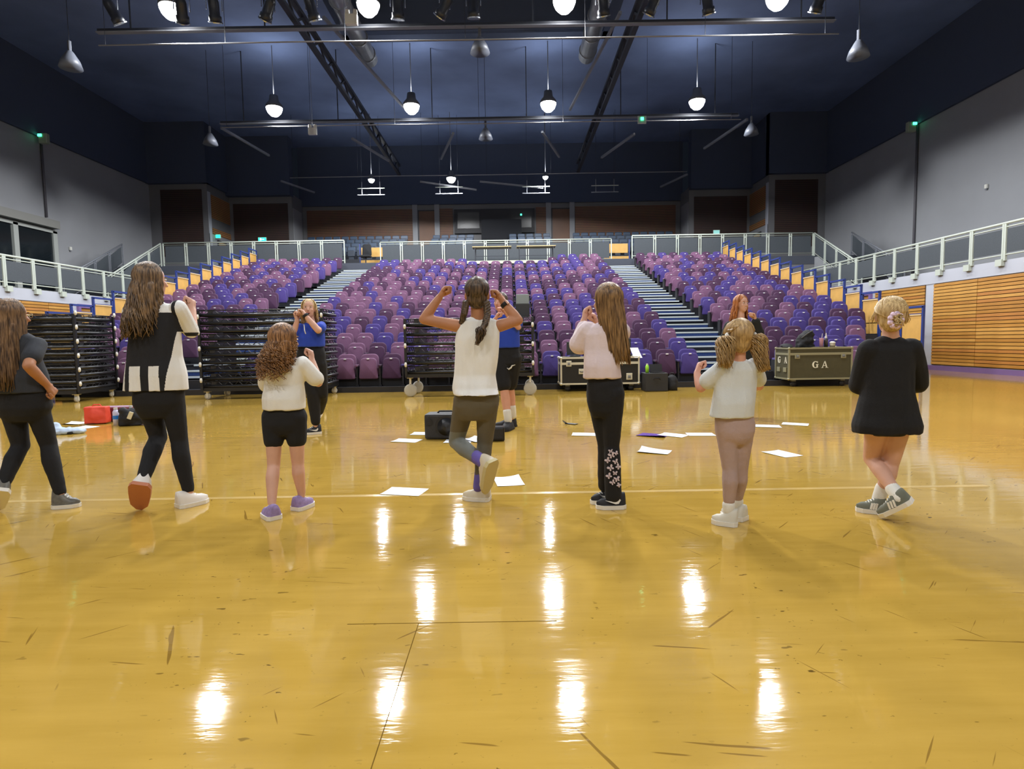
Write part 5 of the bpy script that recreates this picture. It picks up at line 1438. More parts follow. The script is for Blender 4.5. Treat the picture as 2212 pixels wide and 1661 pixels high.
class Person:
    def __init__(self, key, label, skin, face, hs, s, vox=0.008):
        self.d = {k: (vec(v) if isinstance(v, list) else v) for k, v in PD[key].items() if k != 'g'}
        self.g = PD[key]['g']; self.skin = SKIN[skin]; self.hs = hs; self.s = s; self.vox = vox
        self.f = Vector((face[0], face[1], 0)).normalized(); self.r = Vector((self.f.y, -self.f.x, 0)); self.up = Vector((0, 0, 1))
        if len(face) > 2:     # tilt of the head: positive looks up
            a = face[2]; f0 = self.f.copy(); self.f = f0 * math.cos(a) + Vector((0, 0, math.sin(a))); self.up = Vector((0, 0, math.cos(a))) - f0 * math.sin(a)
        l = self.d['shR'] - self.d['shL']; self.lat = Vector((l.x, l.y, 0)).normalized()
        self.rng = random.Random(hash(key) % 997 if False else sum(ord(c) * (i + 3) for i, c in enumerate(key)))
        self.label = label; self.key = key
        # planted feet rest on the floor
        for sd in 'LR':
            h, t = self.d['he' + sd], self.d['toe' + sd]
            if abs(h.z - t.z) < 0.06 and min(h.z, t.z) < 0.09:
                h.z = t.z = 0.001
            elif min(h.z, t.z) < 0.05:
                t.z = 0.012
    def head_pt(self, a, b, c):   # right, forward, up in head units
        k = self.hs
        return self.d['head'] + self.r * (a * k) + self.f * (b * k) + self.up * (c * k)
    def body(self, leg_r=1.0, arm_r=1.0):
        D, s, k = self.d, self.s, self.hs
        mb = MB(); ax = (self.r, self.f, self.up); self.fingers = MB()
        ell_(mb, self.head_pt(0, -0.008, 0.022), (0.076 * k, 0.094 * k, 0.090 * k), ax)
        ell_(mb, self.head_pt(0, 0.028, -0.045), (0.058 * k, 0.060 * k, 0.072 * k), ax)
        ell_(mb, self.head_pt(0, 0.050, -0.088), (0.030 * k, 0.030 * k, 0.026 * k), ax)
        cap_(mb, self.head_pt(0, 0.088, 0.0), self.head_pt(0, 0.104, -0.032), 0.009 * k, 0.013 * k, 8)
        for q in (-1, 1):
            ell_(mb, self.head_pt(q * 0.076, -0.004, -0.012), (0.012 * k, 0.020 * k, 0.030 * k), ax, 10, 8)
            ell_(mb, self.head_pt(q * 0.034, 0.070, -0.025), (0.022 * k, 0.014 * k, 0.02 * k), ax, 10, 8)
        nk = 0.043 * s + 0.006
        cap_(mb, self.head_pt(0, -0.012, -0.06), D['neck'] - Vector((0, 0, 0.03)), nk * 0.95, nk * 1.08)
        rings = []
        for n, L in self.g.items(): rings += [list(r) for r in L]
        rings = [r[:3] + [r[3] * 0.86, r[4] * 0.86] for r in rings]
        if 'pants_top' in self.g or 'shorts_top' in self.g:
            pt = self.g.get('pants_top') or self.g.get('shorts_top'); z_cut = max(r[2] for r in pt)
            up_ = [r for r in rings if r[2] > z_cut + 0.01]; lo = [r[:3] + [r[3] * 0.88, r[4] * 0.88] for r in pt]
            rings = up_ + [list(r) for r in lo]
        loft_(mb, rings, self.lat)
        for sd in 'LR':
            a, e, w, h = D['sh' + sd], D['el' + sd], D['wr' + sd], D['ha' + sd]
            R = arm_r * s
            cap_(mb, a, e, 0.047 * R, 0.036 * R); m_ = e.lerp(w, 0.3); cap_(mb, e, m_, 0.036 * R, 0.038 * R); cap_(mb, m_, w, 0.038 * R, 0.026 * R)
            self.hand(mb, w, h, sd)
            hp, kn, an = D['hip' + sd], D['kn' + sd], D['an' + sd]; R = leg_r * s
            cap_(mb, hp, kn, 0.080 * R, 0.052 * R); m_ = kn.lerp(an, 0.32) ; back = Vector((0, -0.012, 0)) if self.f.y > 0 else Vector((0, 0.012, 0))
            cap_(mb, kn, m_ + back, 0.050 * R, 0.054 * R); cap_(mb, m_ + back, an, 0.054 * R, 0.034 * R)
            t, he = D['toe' + sd], D['he' + sd]; x_ = (t - he).normalized(); q_ = an - (he + t) / 2; u_ = q_ - x_ * q_.dot(x_); u_ = u_.normalized() if u_.length > 0.01 else Vector((0, 0, 1))
            fa = he.lerp(t, 0.25) + u_ * 0.056 * s; fb = he.lerp(t, 0.78) + u_ * 0.040 * s
            cap_(mb, an, fa, 0.032 * R, 0.028 * R); cap_(mb, fa, fb, 0.026 * R, 0.020 * R)
        o = remeshed(mb, 'person', self.skin, None, self.vox, 4)
        bm = bmesh.new(); bm.from_mesh(o.data); me2 = self.fingers.mesh('fingers', self.skin, True); bm.from_mesh(me2); bm.to_mesh(o.data); bm.free(); bpy.data.meshes.remove(me2)
        for q in o.data.polygons: q.use_smooth = True
        self.o = tag(o, self.label, 'person')
        k = self.hs
        for q in (-1, 1):
            e = MB(); ell_(e, self.head_pt(q * 0.031, 0.078, 0.006), (0.012 * k, 0.010 * k, 0.0062 * k), ax, 12, 8); eo = e.build('eye', eye_w, o, True)
            e = MB(); ell_(e, self.head_pt(q * 0.031, 0.087, 0.006), (0.0058 * k, 0.003 * k, 0.0058 * k), ax, 10, 6); e.build('iris', eye_i, eo, True)
            e = MB(); ell_(e, self.head_pt(q * 0.032, 0.083, 0.024), (0.017 * k, 0.006 * k, 0.0035 * k), ax, 10, 6); e.build('eyebrow', self.hairm, o, True)
        return o
    def mouth(self, open_=0.0, smile=0.0):
        e = MB(); k = self.hs
        pts = [self.head_pt(x, 0.086 - abs(x) * 0.35, -0.062 + smile * abs(x) * 10 * 0.06) for x in (-0.024, -0.014, 0, 0.014, 0.024)]
        e.tube(pts, [0.002 * k, 0.005 * k, 0.006 * k, 0.005 * k, 0.002 * k], 8); e.build('lips', lip_m, self.o, True)
        if open_:
            e = MB(); ell_(e, self.head_pt(0, 0.083, -0.067), (0.017 * k, 0.008 * k, 0.011 * k * open_), (self.r, self.f, self.up), 12, 8); e.build('mouth', mat('dark_mouth', srgb(70, 26, 26), 0.5), self.o, True)
        if smile:
            e = MB(); ell_(e, self.head_pt(0, 0.0855, -0.060), (0.018 * k, 0.006 * k, 0.0042 * k), (self.r, self.f, self.up), 12, 6); e.build('teeth', eye_w, self.o, True)
    def hand(self, mb, w, h, sd):
        """a loosely closed hand: palm, four curled fingers, thumb from the side of the palm"""
        s = self.s * 1.05
        d = (h - w); d = d.normalized() if d.length > 1e-4 else Vector((0, 0, 1))
        side = self.lat * (1 if sd == 'R' else -1)
        across = (Vector((0, 1, 0)) - d * d.y)
        across = across.normalized() if across.length > 0.2 else d.orthogonal().normalized()
        palm_n = d.cross(across).normalized()
        ins = -side
        if palm_n.dot(ins) < 0: palm_n = -palm_n
        c0 = w + d * 0.012
        cap_(mb, c0 + across * 0.012 * s, c0 + across * 0.014 * s + d * 0.055 * s, 0.018 * s, 0.019 * s, 10)
        cap_(mb, c0 - across * 0.012 * s, c0 - across * 0.014 * s + d * 0.055 * s, 0.018 * s, 0.019 * s, 10)
        kn = c0 + d * 0.062 * s; F_ = self.fingers
        for i, (off, ln) in enumerate(((0.031, 0.92), (0.0105, 1.0), (-0.0105, 0.95), (-0.030, 0.80))):
            p0 = kn + across * off * s; p1 = p0 + (d * 0.020 + palm_n * 0.024) * s * ln; p2 = p1 + (palm_n * 0.014 - d * 0.028) * s * ln; p3 = p2 + (-palm_n * 0.010 - d * 0.018) * s * ln
            cap_(F_, p0 - d * 0.02 * s, p0, 0.0098 * s, 0.0108 * s, 8); cap_(F_, p0, p1, 0.0105 * s, 0.0098 * s, 8); cap_(F_, p1, p2, 0.0100 * s, 0.0090 * s, 8); cap_(F_, p2, p3, 0.0090 * s, 0.0078 * s, 8)
        q0 = c0 + across * 0.024 * s + d * 0.006 * s; q1 = q0 + (across * 0.016 + palm_n * 0.018 + d * 0.024) * s; q2 = q1 + (palm_n * 0.016 + d * 0.020 - across * 0.014) * s
        cap_(F_, q0, q1, 0.0135 * s, 0.011 * s, 8); cap_(F_, q1, q2, 0.011 * s, 0.0085 * s, 8)
    # ---- clothing
    def top(self, name, m, prof, sleeve=0.0, sleeve_r=0.062, fore=0.0, fore_r=0.05, vox=0.0065, noise_a=0.006, noise_s=9, only=None, sm=4, grow=0.0):
        D, s = self.d, self.s; mb = MB(); rings = [list(r) for r in self.g[prof]]
        pt = self.g.get('pants_top') or self.g.get('shorts_top')
        pd = max(r[4] for r in pt) + 0.012; pw = max(r[3] for r in pt[:2]) + 0.004
        for r in rings[-2:]: r[4] = max(r[4], pd); r[3] = max(r[3], pw)
        rings[-1][2] -= 0.008
        loft_(mb, rings, self.lat, grow=grow)
        for sd in 'LR':
            a, e, w = D['sh' + sd], D['el' + sd], D['wr' + sd]
            if sleeve: cap_(mb, a - Vector((0, 0, 0.01)), a.lerp(e, sleeve), sleeve_r * s, sleeve_r * s * 1.02)
            if fore: cap_(mb, e, e.lerp(w, fore), sleeve_r * s, fore_r * s)
        return remeshed(mb, name, m, self.o, vox, sm, noise_a, noise_s, fold=True)
    def legwear(self, name, m, prof, to=1.0, r=1.0, flare=0.0, noise_a=0.002, loose=0.0, vox=0.0075):
        D, s = self.d, self.s; mb = MB()
        rings = [list(q) for q in self.g[prof]]; rings[0][3] *= 0.9; rings[0][4] *= 0.85; rings[1][4] *= 0.95
        lo = rings[-1]; rings.append([lo[0], lo[1], lo[2] - 0.05 * s, lo[3] * 0.82, lo[4] * 0.72])
        loft_(mb, rings, self.lat, grow=0.003)
        R = r * s
        for sd in 'LR':
            hp, kn, an = D['hip' + sd], D['kn' + sd], D['an' + sd]; back = Vector((0, -0.012, 0)) if self.f.y > 0 else Vector((0, 0.012, 0))
            if to <= 0.5:
                e = hp.lerp(kn, to * 2); cap_(mb, hp, e, (0.086 + loose) * R, (0.086 - 0.028 * to * 2 + loose) * R)
            else:
                t = (to - 0.5) * 2; m_ = kn.lerp(an, 0.32) + back
                cap_(mb, hp, kn, (0.086 + loose) * R, (0.058 + loose) * R); cap_(mb, kn, m_, (0.056 + loose) * R, (0.060 + loose) * R); cap_(mb, m_, kn.lerp(an, t), (0.060 + loose) * R, (0.041 + loose + flare) * R)
        return remeshed(mb, name, m, self.o, vox, 9, noise_a, 16)
    def sock(self, m, sd, up=0.09):
        an = self.d['an' + sd]; kn = self.d['kn' + sd]; d = (kn - an).normalized(); mb = MB()
        cap_(mb, an - d * 0.012, an + d * up, 0.043 * self.s, 0.046 * self.s, 16); mb.build('sock', m, self.o, True)
    def shoe(self, sd, up_m, sole_m, w=0.04, high=0.0, deco=None, deco_m=None):
        D = self.d; h, t, an = D['he' + sd], D['toe' + sd], D['an' + sd]
        d = (t - h); ext = d.normalized() * 0.012; h = h - ext; t = t + ext; d = t - h; L = d.length
        if L < 0.17 * self.s: L2 = 0.2 * self.s; dd = d.normalized() if L > 1e-4 else Vector((0, 1, 0)); c = (h + t) / 2; h = c - dd * L2 / 2; t = c + dd * L2 / 2; d = t - h; L = L2
        x = d.normalized(); toan = an - (h + t) / 2; u = (toan - x * toan.dot(x)); u = u.normalized() if u.length > 0.01 else Vector((0, 0, 1))
        if abs(h.z - t.z) < 1e-3 + 0.02: u = Vector((0, 0, 1)) - x * x.z; u.normalize()
        y = u.cross(x)
        wd = lambda q: w * self.s * 1.05 * (0.78 + 0.42 * math.sin(PI * min(1, q * 0.62 + 0.38)) - (0.55 * max(0, q - 0.82) / 0.18 if q > 0.82 else 0) - (0.35 * max(0, 0.12 - q) / 0.12))
        prof = [0.0, 0.05, 0.12, 0.25, 0.4, 0.55, 0.7, 0.82, 0.92, 0.98, 1.0]
        n = 14
        so = MB(); vs = []; fs = []
        for q in prof:
            for k in (-1, 1):
                for z in (0.0, 0.026): vs.append(h + x * (q * L) + y * (k * (wd(q) + 0.005)) + u * z)
        for i in range(len(prof) - 1):
            a = i * 4; b = a + 4
            fs += [(a, b, b + 1, a + 1), (a + 2, a + 3, b + 3, b + 2), (a, a + 2, b + 2, b), (a + 1, b + 1, b + 3, a + 3)]
        fs += [(0, 1, 3, 2), (len(vs) - 4, len(vs) - 2, len(vs) - 1, len(vs) - 3)]
        so.add(vs, fs)
        hh = lambda q: (0.085 + high) * self.s * (1.0 if q < 0.3 else 1.0) if q < 0.3 else self.s * ((0.085 + high) + (0.045 - 0.085 - high) * min(1, (q - 0.3) / 0.35)) if q < 0.65 else self.s * (0.045 - 0.018 * max(0, (q - 0.8) / 0.2))
        up = MB(); vs = []; fs = []
        for q in prof:
            for j in range(n):
                an_ = PI * j / (n - 1)
                sx = math.cos(an_); sz = max(0.0, math.sin(an_))
                vs.append(h + x * ((q * 0.97 + 0.01) * L) + y * (math.copysign(abs(sx) ** 0.6, sx) * wd(q) * (1 - 0.28 * sz)) + u * (0.022 + hh(q) * sz ** 0.8))
        for i in range(len(prof) - 1):
            for j in range(n - 1): fs.append((i * n + j, i * n + j + 1, (i + 1) * n + j + 1, (i + 1) * n + j))
        fs += [tuple(range(n)), tuple(reversed(range((len(prof) - 1) * n, len(prof) * n)))]
        up.add(vs, fs)
        o = up.build('shoe', up_m, self.o, True); so.build('sole', sole_m, o)
        la = MB()
        for q in (0.42, 0.5, 0.58, 0.66):
            z = 0.024 + hh(q) * 0.98
            la.tube([h + x * (q * L) + y * (k * wd(q) * 0.45) + u * (z - abs(k) * 0.006) for k in (-1, -0.5, 0, 0.5, 1)], 0.0035, 5)
        la.build('laces', sole_m, o)
        if deco == 'stripes':
            for k in (-1, 1):
                for q in (0.34, 0.42, 0.50):
                    MB().bar(h + x * ((q + 0.06) * L) + y * (k * (wd(q) + 0.001)) + u * 0.028, h + x * (q * L) + y * (k * (wd(q) * 0.86 + 0.003)) + u * 0.075 * self.s, 0.011, 0.006, up=y).build('stripe', deco_m, o)
        if deco == 'swoosh':
            for k in (-1, 1):
                sw = MB(); pr = [(0.22, 0.062), (0.30, 0.040), (0.40, 0.038), (0.55, 0.048), (0.74, 0.062), (0.56, 0.056), (0.42, 0.054), (0.33, 0.058), (0.27, 0.075)]
                pts = [h + x * (q * L) + y * (k * (wd(q) * (1.04 if z < 0.05 else 0.98) + 0.002)) + u * z for q, z in pr]
                vs2 = pts + [p + y * (k * 0.004) for p in pts]; m_ = len(pts)
                sw.add(vs2, [tuple(range(m_)), tuple(range(2 * m_ - 1, m_ - 1, -1))] + [(i, (i + 1) % m_, m_ + (i + 1) % m_, m_ + i) for i in range(m_)]); sw.build('side_mark', deco_m, o)
        return o
    # ---- hair
    def scalp(self, az, el, k=1.09):
        """point on the scalp: az from the back of the head (positive to the right), el elevation"""
        back = -self.f
        h = back * math.cos(az) + self.r * math.sin(az)
        a = abs(math.cos(az)); rad = 0.094 * a + 0.076 * (1 - a)
        return self.head_pt(0, -0.008, 0.022) + (h * (math.cos(el) * rad) + self.up * (math.sin(el) * 0.090)) * (self.hs * k)
    def cap_core(self, mb, k=1.10, low=True):
        ell_(mb, self.head_pt(0, -0.020, 0.028), (0.076 * self.hs * k, 0.090 * self.hs * k, 0.088 * self.hs * k), (self.r, self.f, self.up))
        if low: ell_(mb, self.head_pt(0, -0.045, -0.03), (0.066 * self.hs * k, 0.046 * self.hs * k, 0.070 * self.hs * k), (self.r, self.f, self.up))
    def loose_hair(self, zend, n=150, amax=2.0, wave=0.004, freq=14, spread=0.0, rad=0.008, core=True, jitter=0.05, pull=0.06, lat_shift=0.0, core_w=0.075, curl=False):
        rg = self.rng; mb = MB(); k = self.hs
        self.cap_core(mb)
        base = self.d['head']; backv = Vector((-self.f.x, -self.f.y, 0)).normalized()
        if core:
            zt = base.z + 0.03 * k; rings = []
            for i in range(6):
                t = i / 5; z = zt + (zend + 0.06 - zt) * t
                c = base + backv * (0.026 * k + pull * (0.2 + 0.55 * t)) + self.r * (lat_shift * t)
                rings.append([c.x, c.y, z, (core_w + spread * t) * k * (1 - 0.35 * t ** 3) * (0.6 if i == 0 else 1), 0.045 * k * (1 - 0.3 * t) * (0.5 if i == 0 else 1)])
            loft_(mb, rings, Vector((self.r.x, self.r.y, 0)).normalized(), 16)
        core_o = remeshed(mb, 'hair', self.hairm, None, 0.009, 4, 0.002, 30)
        st = MB()
        me = core_o.data
        for q in range(n):
            az = rg.uniform(-amax, amax); ln = rg.uniform(-jitter, jitter) + 0.10 * max(0, abs(az) - 1.2)
            e0 = rg.uniform(0.9, 1.5); ph = rg.uniform(0, 6.3)
            pts = []
            for i in range(6):
                el = e0 + (-0.25 - e0) * (i / 5); pts.append(self.scalp(az, el, 1.10 + rg.uniform(0, 0.02)))
            p0 = pts[-1]; zz = min(zend + ln, p0.z - 0.03)
            m_ = 14 if curl else 9
            for i in range(1, m_ + 1):
                t = i / m_
                out = (p0 - base); out = Vector((out.x, out.y, 0)); out = out.normalized() if out.length > 1e-4 else backv
                wv = wave * (0.4 + t)
                tgt = p0 + out * (spread * t) * k + backv * (pull * t * 0.5) * k + self.r * (lat_shift * t - (out.dot(self.r)) * 0.02 * t)
                p = Vector((tgt.x, tgt.y, p0.z + (zz - p0.z) * t))
                p += self.r * (math.sin(t * freq + ph) * wv) + backv * (math.cos(t * freq + ph) * wv * 0.8)
                pts.append(p)
            r0 = rad * rg.uniform(0.7, 1.25)
            rs_ = [r0 * 0.8] * 6 + [r0 * (1 - 0.65 * (i / m_) ** 2) for i in range(1, m_ + 1)]
            st.tube(pts, rs_, 6)
        return self.join_hair(core_o, st)
    def join_hair(self, core_o, st):
        bm = bmesh.new(); bm.from_mesh(core_o.data)
        me2 = st.mesh('strands', self.hairm, True); bm.from_mesh(me2)
        bm.to_mesh(core_o.data); bm.free(); bpy.data.meshes.remove(me2)
        for p in core_o.data.polygons: p.use_smooth = True
        core_o.parent = self.o
        return core_o
    def tail(self, st, root, end, n=40, r0=0.03, r1=0.012, wave=0.006, rad=0.006, sag=0.03, freq=12):
        rg = self.rng; root = vec(root); end = vec(end); d = (end - root).normalized(); u = d.orthogonal().normalized(); w = d.cross(u)
        for q in range(n):
            a = rg.uniform(0, 6.3); rr = math.sqrt(rg.random()); ph = (q % 7) * 0.9 + rg.uniform(-0.35, 0.35); pts = []
            L = rg.uniform(0.8, 1.05)
            for i in range(10):
                t = i / 9; bul = (0.35 + 1.0 * math.sin(PI * min(1, t * 0.8 + 0.12))) * r0 * (1 - t) + r1 * t
                p = root.lerp(end, t * L) + (u * math.cos(a) + w * math.sin(a)) * (rr * bul) + Vector((0, 0, sag * math.sin(PI * t)))
                p += u * (math.sin(t * freq + ph) * wave) + w * (math.cos(t * freq + ph) * wave)
                pts.append(p)
            st.tube(pts, [rad * (1 - 0.6 * (i / 9) ** 2) for i in range(10)], 5)

def assign_by(o, mats, fn):
    """several cloth colours on one garment, by where each face sits"""
    for m in mats: o.data.materials.append(m)
    for p in o.data.polygons: p.material_index = fn(p.center)

white_sole = mat('white_rubber_sole', srgb(226, 222, 212), 0.5); black_fab = cloth_mat('black_stretch_fabric', (15, 14, 16), 0.1, 0.15); black_knit = cloth_mat('black_knit', (11, 10, 12), 0.1, 0.2, 160)

# 1 - girl at the left edge
p = Person('g1', 'girl in black with waist-long brown hair striding at the left edge', 'tan', (0.38, 0.92), 0.93, 0.92)
p.hairm = hair_mat('long_brown_hair', (66, 48, 34), (138, 108, 78)); p.body(0.95)
p.top('t_shirt', cloth_mat('charcoal_cotton', (42, 45, 52)), 'tee', 0.62, 0.062)
p.legwear('leggings', black_fab, 'pants_top', 0.98)
p.loose_hair(0.86, 300, 2.1, 0.006, 6, 0.03, 0.0055, core_w=0.088, lat_shift=0.02)
met = mat('worn_silver_fabric', srgb(98, 94, 84), 0.4, noise_scale=30, noise_amt=0.35)
p.shoe('R', met, white_sole, 0.042, 0.03); p.shoe('L', met, white_sole, 0.042, 0.03)
gl_ = MB()
for q in (-1, 1): gl_.tube([p.head_pt(q * 0.035 + 0.022 * math.cos(a), 0.098, 0.004 + 0.018 * math.sin(a)) for a in [i * PI / 6 for i in range(12)]], 0.0018, 5, closed=True)
for q in (-1, 1): gl_.tube([p.head_pt(q * 0.056, 0.098, 0.006), p.head_pt(q * 0.082, 0.02, 0.004)], 0.002, 5)
gl_.build('glasses', mat('gold_wire', srgb(190, 170, 130), 0.3, metal=0.6), p.o)

# 2 - tall girl in the black and white shirt
p = Person('g2', 'tall girl in black and white striped shirt clapping, long wavy hair', 'fair', (0.5, 0.86), 0.98, 1.04)
p.hairm = hair_mat('wavy_brown_hair', (66, 52, 42), (142, 116, 88)); p.body(0.93)
wht = cloth_mat('white_polyester', (228, 228, 226), 0.03, 0.2)
sh = p.top('football_shirt', cloth_mat('black_polyester', (22, 22, 27), 0.08, 0.2), 'shirt', 0.88, 0.054, noise_a=0.008, noise_s=8, vox=0.0045)
def g2c(c):
    x, z = c.x, c.z
    if x > -2.222 and z > 1.16: return 0 if z < 1.185 else 1                     # sleeve
    if z > 1.318 and (x < -2.50 or -2.39 < x < -2.245): return 1                  # yoke
    if 0.80 < z < 0.965 and c.y < 4.0 and (-2.530 < x < -2.447 or -2.392 < x < -2.322): return 1
    if 0.80 < z < 1.19 and x > -2.232 - (1.19 - z) * 0.17: return 1                # side panel
    if x < -2.568 and 0.80 < z < 1.0: return 1
    return 0
assign_by(sh, [wht], g2c)
p.legwear('leggings', black_fab, 'pants_top', 0.98, 0.94)
p.loose_hair(1.20, 300, 2.0, 0.016, 10, 0.04, 0.006, core_w=0.098, lat_shift=-0.02, jitter=0.06)
wshoe = mat('white_leather', srgb(220, 214, 206), 0.5); gum = mat('reddish_gum_sole', srgb(188, 120, 88), 0.6)
p.shoe('R', wshoe, white_sole, 0.043); p.shoe('L', wshoe, gum, 0.046)

# 3 - small curly girl
p = Person('g3', 'small curly-haired girl in white t-shirt and black shorts', 'fair', (0.55, 0.83), 0.92, 0.86)
p.hairm = hair_mat('curly_chestnut_hair', (84, 56, 36), (170, 126, 84)); p.body(0.92)
p.top('t_shirt', cloth_mat('white_cotton', (226, 225, 220), 0.03, 0.3), 'shirt', 0.80, 0.062, noise_a=0.007)
p.legwear('shorts', black_fab, 'pants_top', 0.24, 1.0, loose=0.004)
p.loose_hair(0.93, 340, 2.1, 0.016, 24, 0.045, 0.0045, core_w=0.09, jitter=0.07, curl=True, lat_shift=-0.02)
lil = mat('lilac_trainer_mesh', srgb(142, 122, 168), 0.7, noise_scale=40, noise_amt=0.2)
p.shoe('L', lil, white_sole, 0.042); p.shoe('R', lil, white_sole, 0.042)

# 4 - girl with braids
p = Person('g4', 'girl with two braids flexing both arms, white sleeveless top, olive leggings', 'tan', (-0.05, 1.0), 0.98, 0.98)
p.hairm = hair_mat('dark_braided_hair', (38, 28, 22), (104, 84, 64)); p.body(0.98, 0.98)
p.top('sleeveless_top', cloth_mat('off_white_cotton', (232, 232, 230), 0.03, 0.3), 'shirt', 0, noise_a=0.010, noise_s=7)
ol = cloth_mat('olive_stretch', (92, 84, 66), 0.08, 0.1); og = cloth_mat('grey_green_stretch', (112, 114, 108), 0.06, 0.1)
lg = p.legwear('leggings', ol, 'pants_top', 0.94, 0.98)
assign_by(lg, [og], lambda c: 1 if (c.x < -0.262 and c.z < 0.47 and c.z > 0.2) else 0)
ps = cloth_mat('purple_sock_knit', (98, 84, 158), 0.2, 0.3)
for sd in 'LR': p.sock(ps, sd, 0.11)
crm = mat('cream_suede', srgb(204, 192, 168), 0.7); csole = mat('cream_sole', srgb(196, 184, 140), 0.7)
p.shoe('L', crm, csole, 0.044); p.shoe('R', crm, white_sole, 0.043)
mb = MB(); p.cap_core(mb, 1.07); core_o = remeshed(mb, 'hair', p.hairm, None, 0.009, 3, 0.002, 30); st = MB()
for q in range(130):
    sd = 1 if q % 2 else -1; az = p.rng.uniform(0.02, 1.9) * sd; pts = [p.scalp(az * 0.15 + sd * 0.03, 1.35, 1.08)]
    for i in range(1, 7): t = i / 6; pts.append(p.scalp(az * (1 - t) + sd * 0.75 * t if t > 0.3 else az * (0.15 + 2.2 * t) , 1.35 - 1.75 * t, 1.08))
    st.tube(pts, 0.006, 5)
def braid(st, pts, r):
    n = 46
    for ph in (0, 2 * PI / 3, 4 * PI / 3):
        path = []
        for i in range(n):
            t = i / (n - 1); j = t * (len(pts) - 1); a = min(int(j), len(pts) - 2); c = vec(pts[a]).lerp(vec(pts[a + 1]), j - a)
            path.append(c + p.r * (math.sin(t * 30 + ph) * r * 0.75) + p.f * (math.cos(t * 30 + ph) * r * 0.5))
        st.tube(path, [r * 0.85 * (1 - 0.35 * i / n) for i in range(n)], 7)
h4 = p.d['head']
braid(st, [h4 + Vector((-0.07, -0.05, -0.05)), h4 + Vector((-0.085, -0.06, -0.13)), h4 + Vector((-0.105, -0.03, -0.19))], 0.017)
braid(st, [h4 + Vector((0.065, -0.06, -0.05)), h4 + Vector((0.07, -0.09, -0.14)), h4 + Vector((0.055, -0.125, -0.205)), h4 + Vector((0.035, -0.135, -0.235))], 0.017)
p.tail(st, h4 + Vector((0.035, -0.135, -0.225)), h4 + Vector((0.0, -0.14, -0.335)), 60, 0.035, 0.012, 0.004, 0.004, 0.0)
p.tail(st, h4 + Vector((-0.103, -0.03, -0.185)), h4 + Vector((-0.11, 0.02, -0.25)), 24, 0.016, 0.008, 0.003, 0.004, 0.0)
p.join_hair(core_o, st)
wb = p.d['wrR'] - (p.d['wrR'] - p.d['elR']).normalized() * 0.03; M_ = (p.d['wrR'] - p.d['elR']).normalized().to_track_quat('Z', 'Y').to_matrix()
wt = MB().lathe([(0.030, -0.014), (0.033, -0.013), (0.033, 0.013), (0.030, 0.014)], wb, 18, M_).build('wrist_watch', cloth_black, p.o, True)
MB().box(wb + Vector((0.015, -0.03, 0.012)), (0.03, 0.014, 0.03), M_, bev=0.005).build('watch_face', mat('pale_pink_watch', srgb(220, 180, 170), 0.3), wt)

# 5 - long-haired girl in pale sweater
p = Person('g5', 'girl with long straight hair, pale pink sweater and butterfly leggings', 'fair', (-0.6, 0.8), 0.94, 0.92)
p.hairm = hair_mat('straight_light_brown_hair', (76, 54, 32), (158, 124, 82)); p.body(0.92)
p.top('sweater', cloth_mat('pale_pink_knit', (216, 200, 204), 0.04, 0.35, 50), 'shirt', 1.0, 0.078, 0.75, 0.045, noise_a=0.008)
lg = p.legwear('flared_leggings', black_fab, 'pants_top', 1.0, 0.98, 0.022)
lg['label'] = 'black flared leggings with pale butterflies on the lower legs'
p.loose_hair(0.97, 300, 1.95, 0.004, 5, 0.01, 0.0055, core_w=0.085, lat_shift=0.03, jitter=0.04)
bf = mat('pale_print', srgb(206, 190, 196), 0.8)
rb_ = random.Random(5)
for k, (bx_, bz_, sz) in enumerate(((0.02, 0.90, 0.7), (0.12, 0.82, 1.1), (0.6, 0.86, 0.7), (-0.3, 0.72, 1.0), (0.5, 0.70, 0.9), (0.0, 0.58, 1.1), (0.75, 0.60, 1.0), (0.4, 0.48, 0.8), (-0.2, 0.42, 1.0), (0.6, 0.36, 1.0), (0.15, 0.30, 0.9), (0.8, 0.24, 0.8))):
    kn, an = p.d['knR'], p.d['anR']; c = an.lerp(kn, bz_); rr = 0.060 * p.s
    ang = -PI / 2 + bx_ * 1.1 - 0.35
    nrm = Vector((math.cos(ang), math.sin(ang), 0)); tx = Vector((-nrm.y, nrm.x, 0)); c = c + Vector((0, -0.008, 0)) + nrm * (rr * (0.90 + 0.12 * math.sin(bz_ * 3)))
    rot = rb_.uniform(-0.8, 0.8); a1 = tx * math.cos(rot) + Vector((0, 0, 1)) * math.sin(rot); a2 = Vector((0, 0, 1)) * math.cos(rot) - tx * math.sin(rot)
    b_ = MB()
    for sx in (-1, 1):
        for wing in (((0.001, 0.001), (0.005, 0.012), (0.013, 0.017), (0.019, 0.014), (0.017, 0.006), (0.009, 0.0)), ((0.001, -0.001), (0.009, -0.001), (0.014, -0.007), (0.011, -0.014), (0.005, -0.012))):
            ring = [c + a1 * (sx * u_ * sz) + a2 * (v_ * sz) for u_, v_ in wing]; m_ = len(ring)
            b_.add([v + nrm * 0.006 for v in ring] + [v - nrm * 0.006 for v in ring], [tuple(range(m_)), tuple(range(2 * m_ - 1, m_ - 1, -1))] + [(i, (i + 1) % m_, m_ + (i + 1) % m_, m_ + i) for i in range(m_)])
    b_.build('butterfly_print', bf, lg)
bk = mat('black_trainer_mesh', srgb(26, 24, 26), 0.7)
p.shoe('L', bk, white_sole, 0.042, 0, 'swoosh', white_sole); p.shoe('R', bk, white_sole, 0.043, 0, 'swoosh', white_sole)

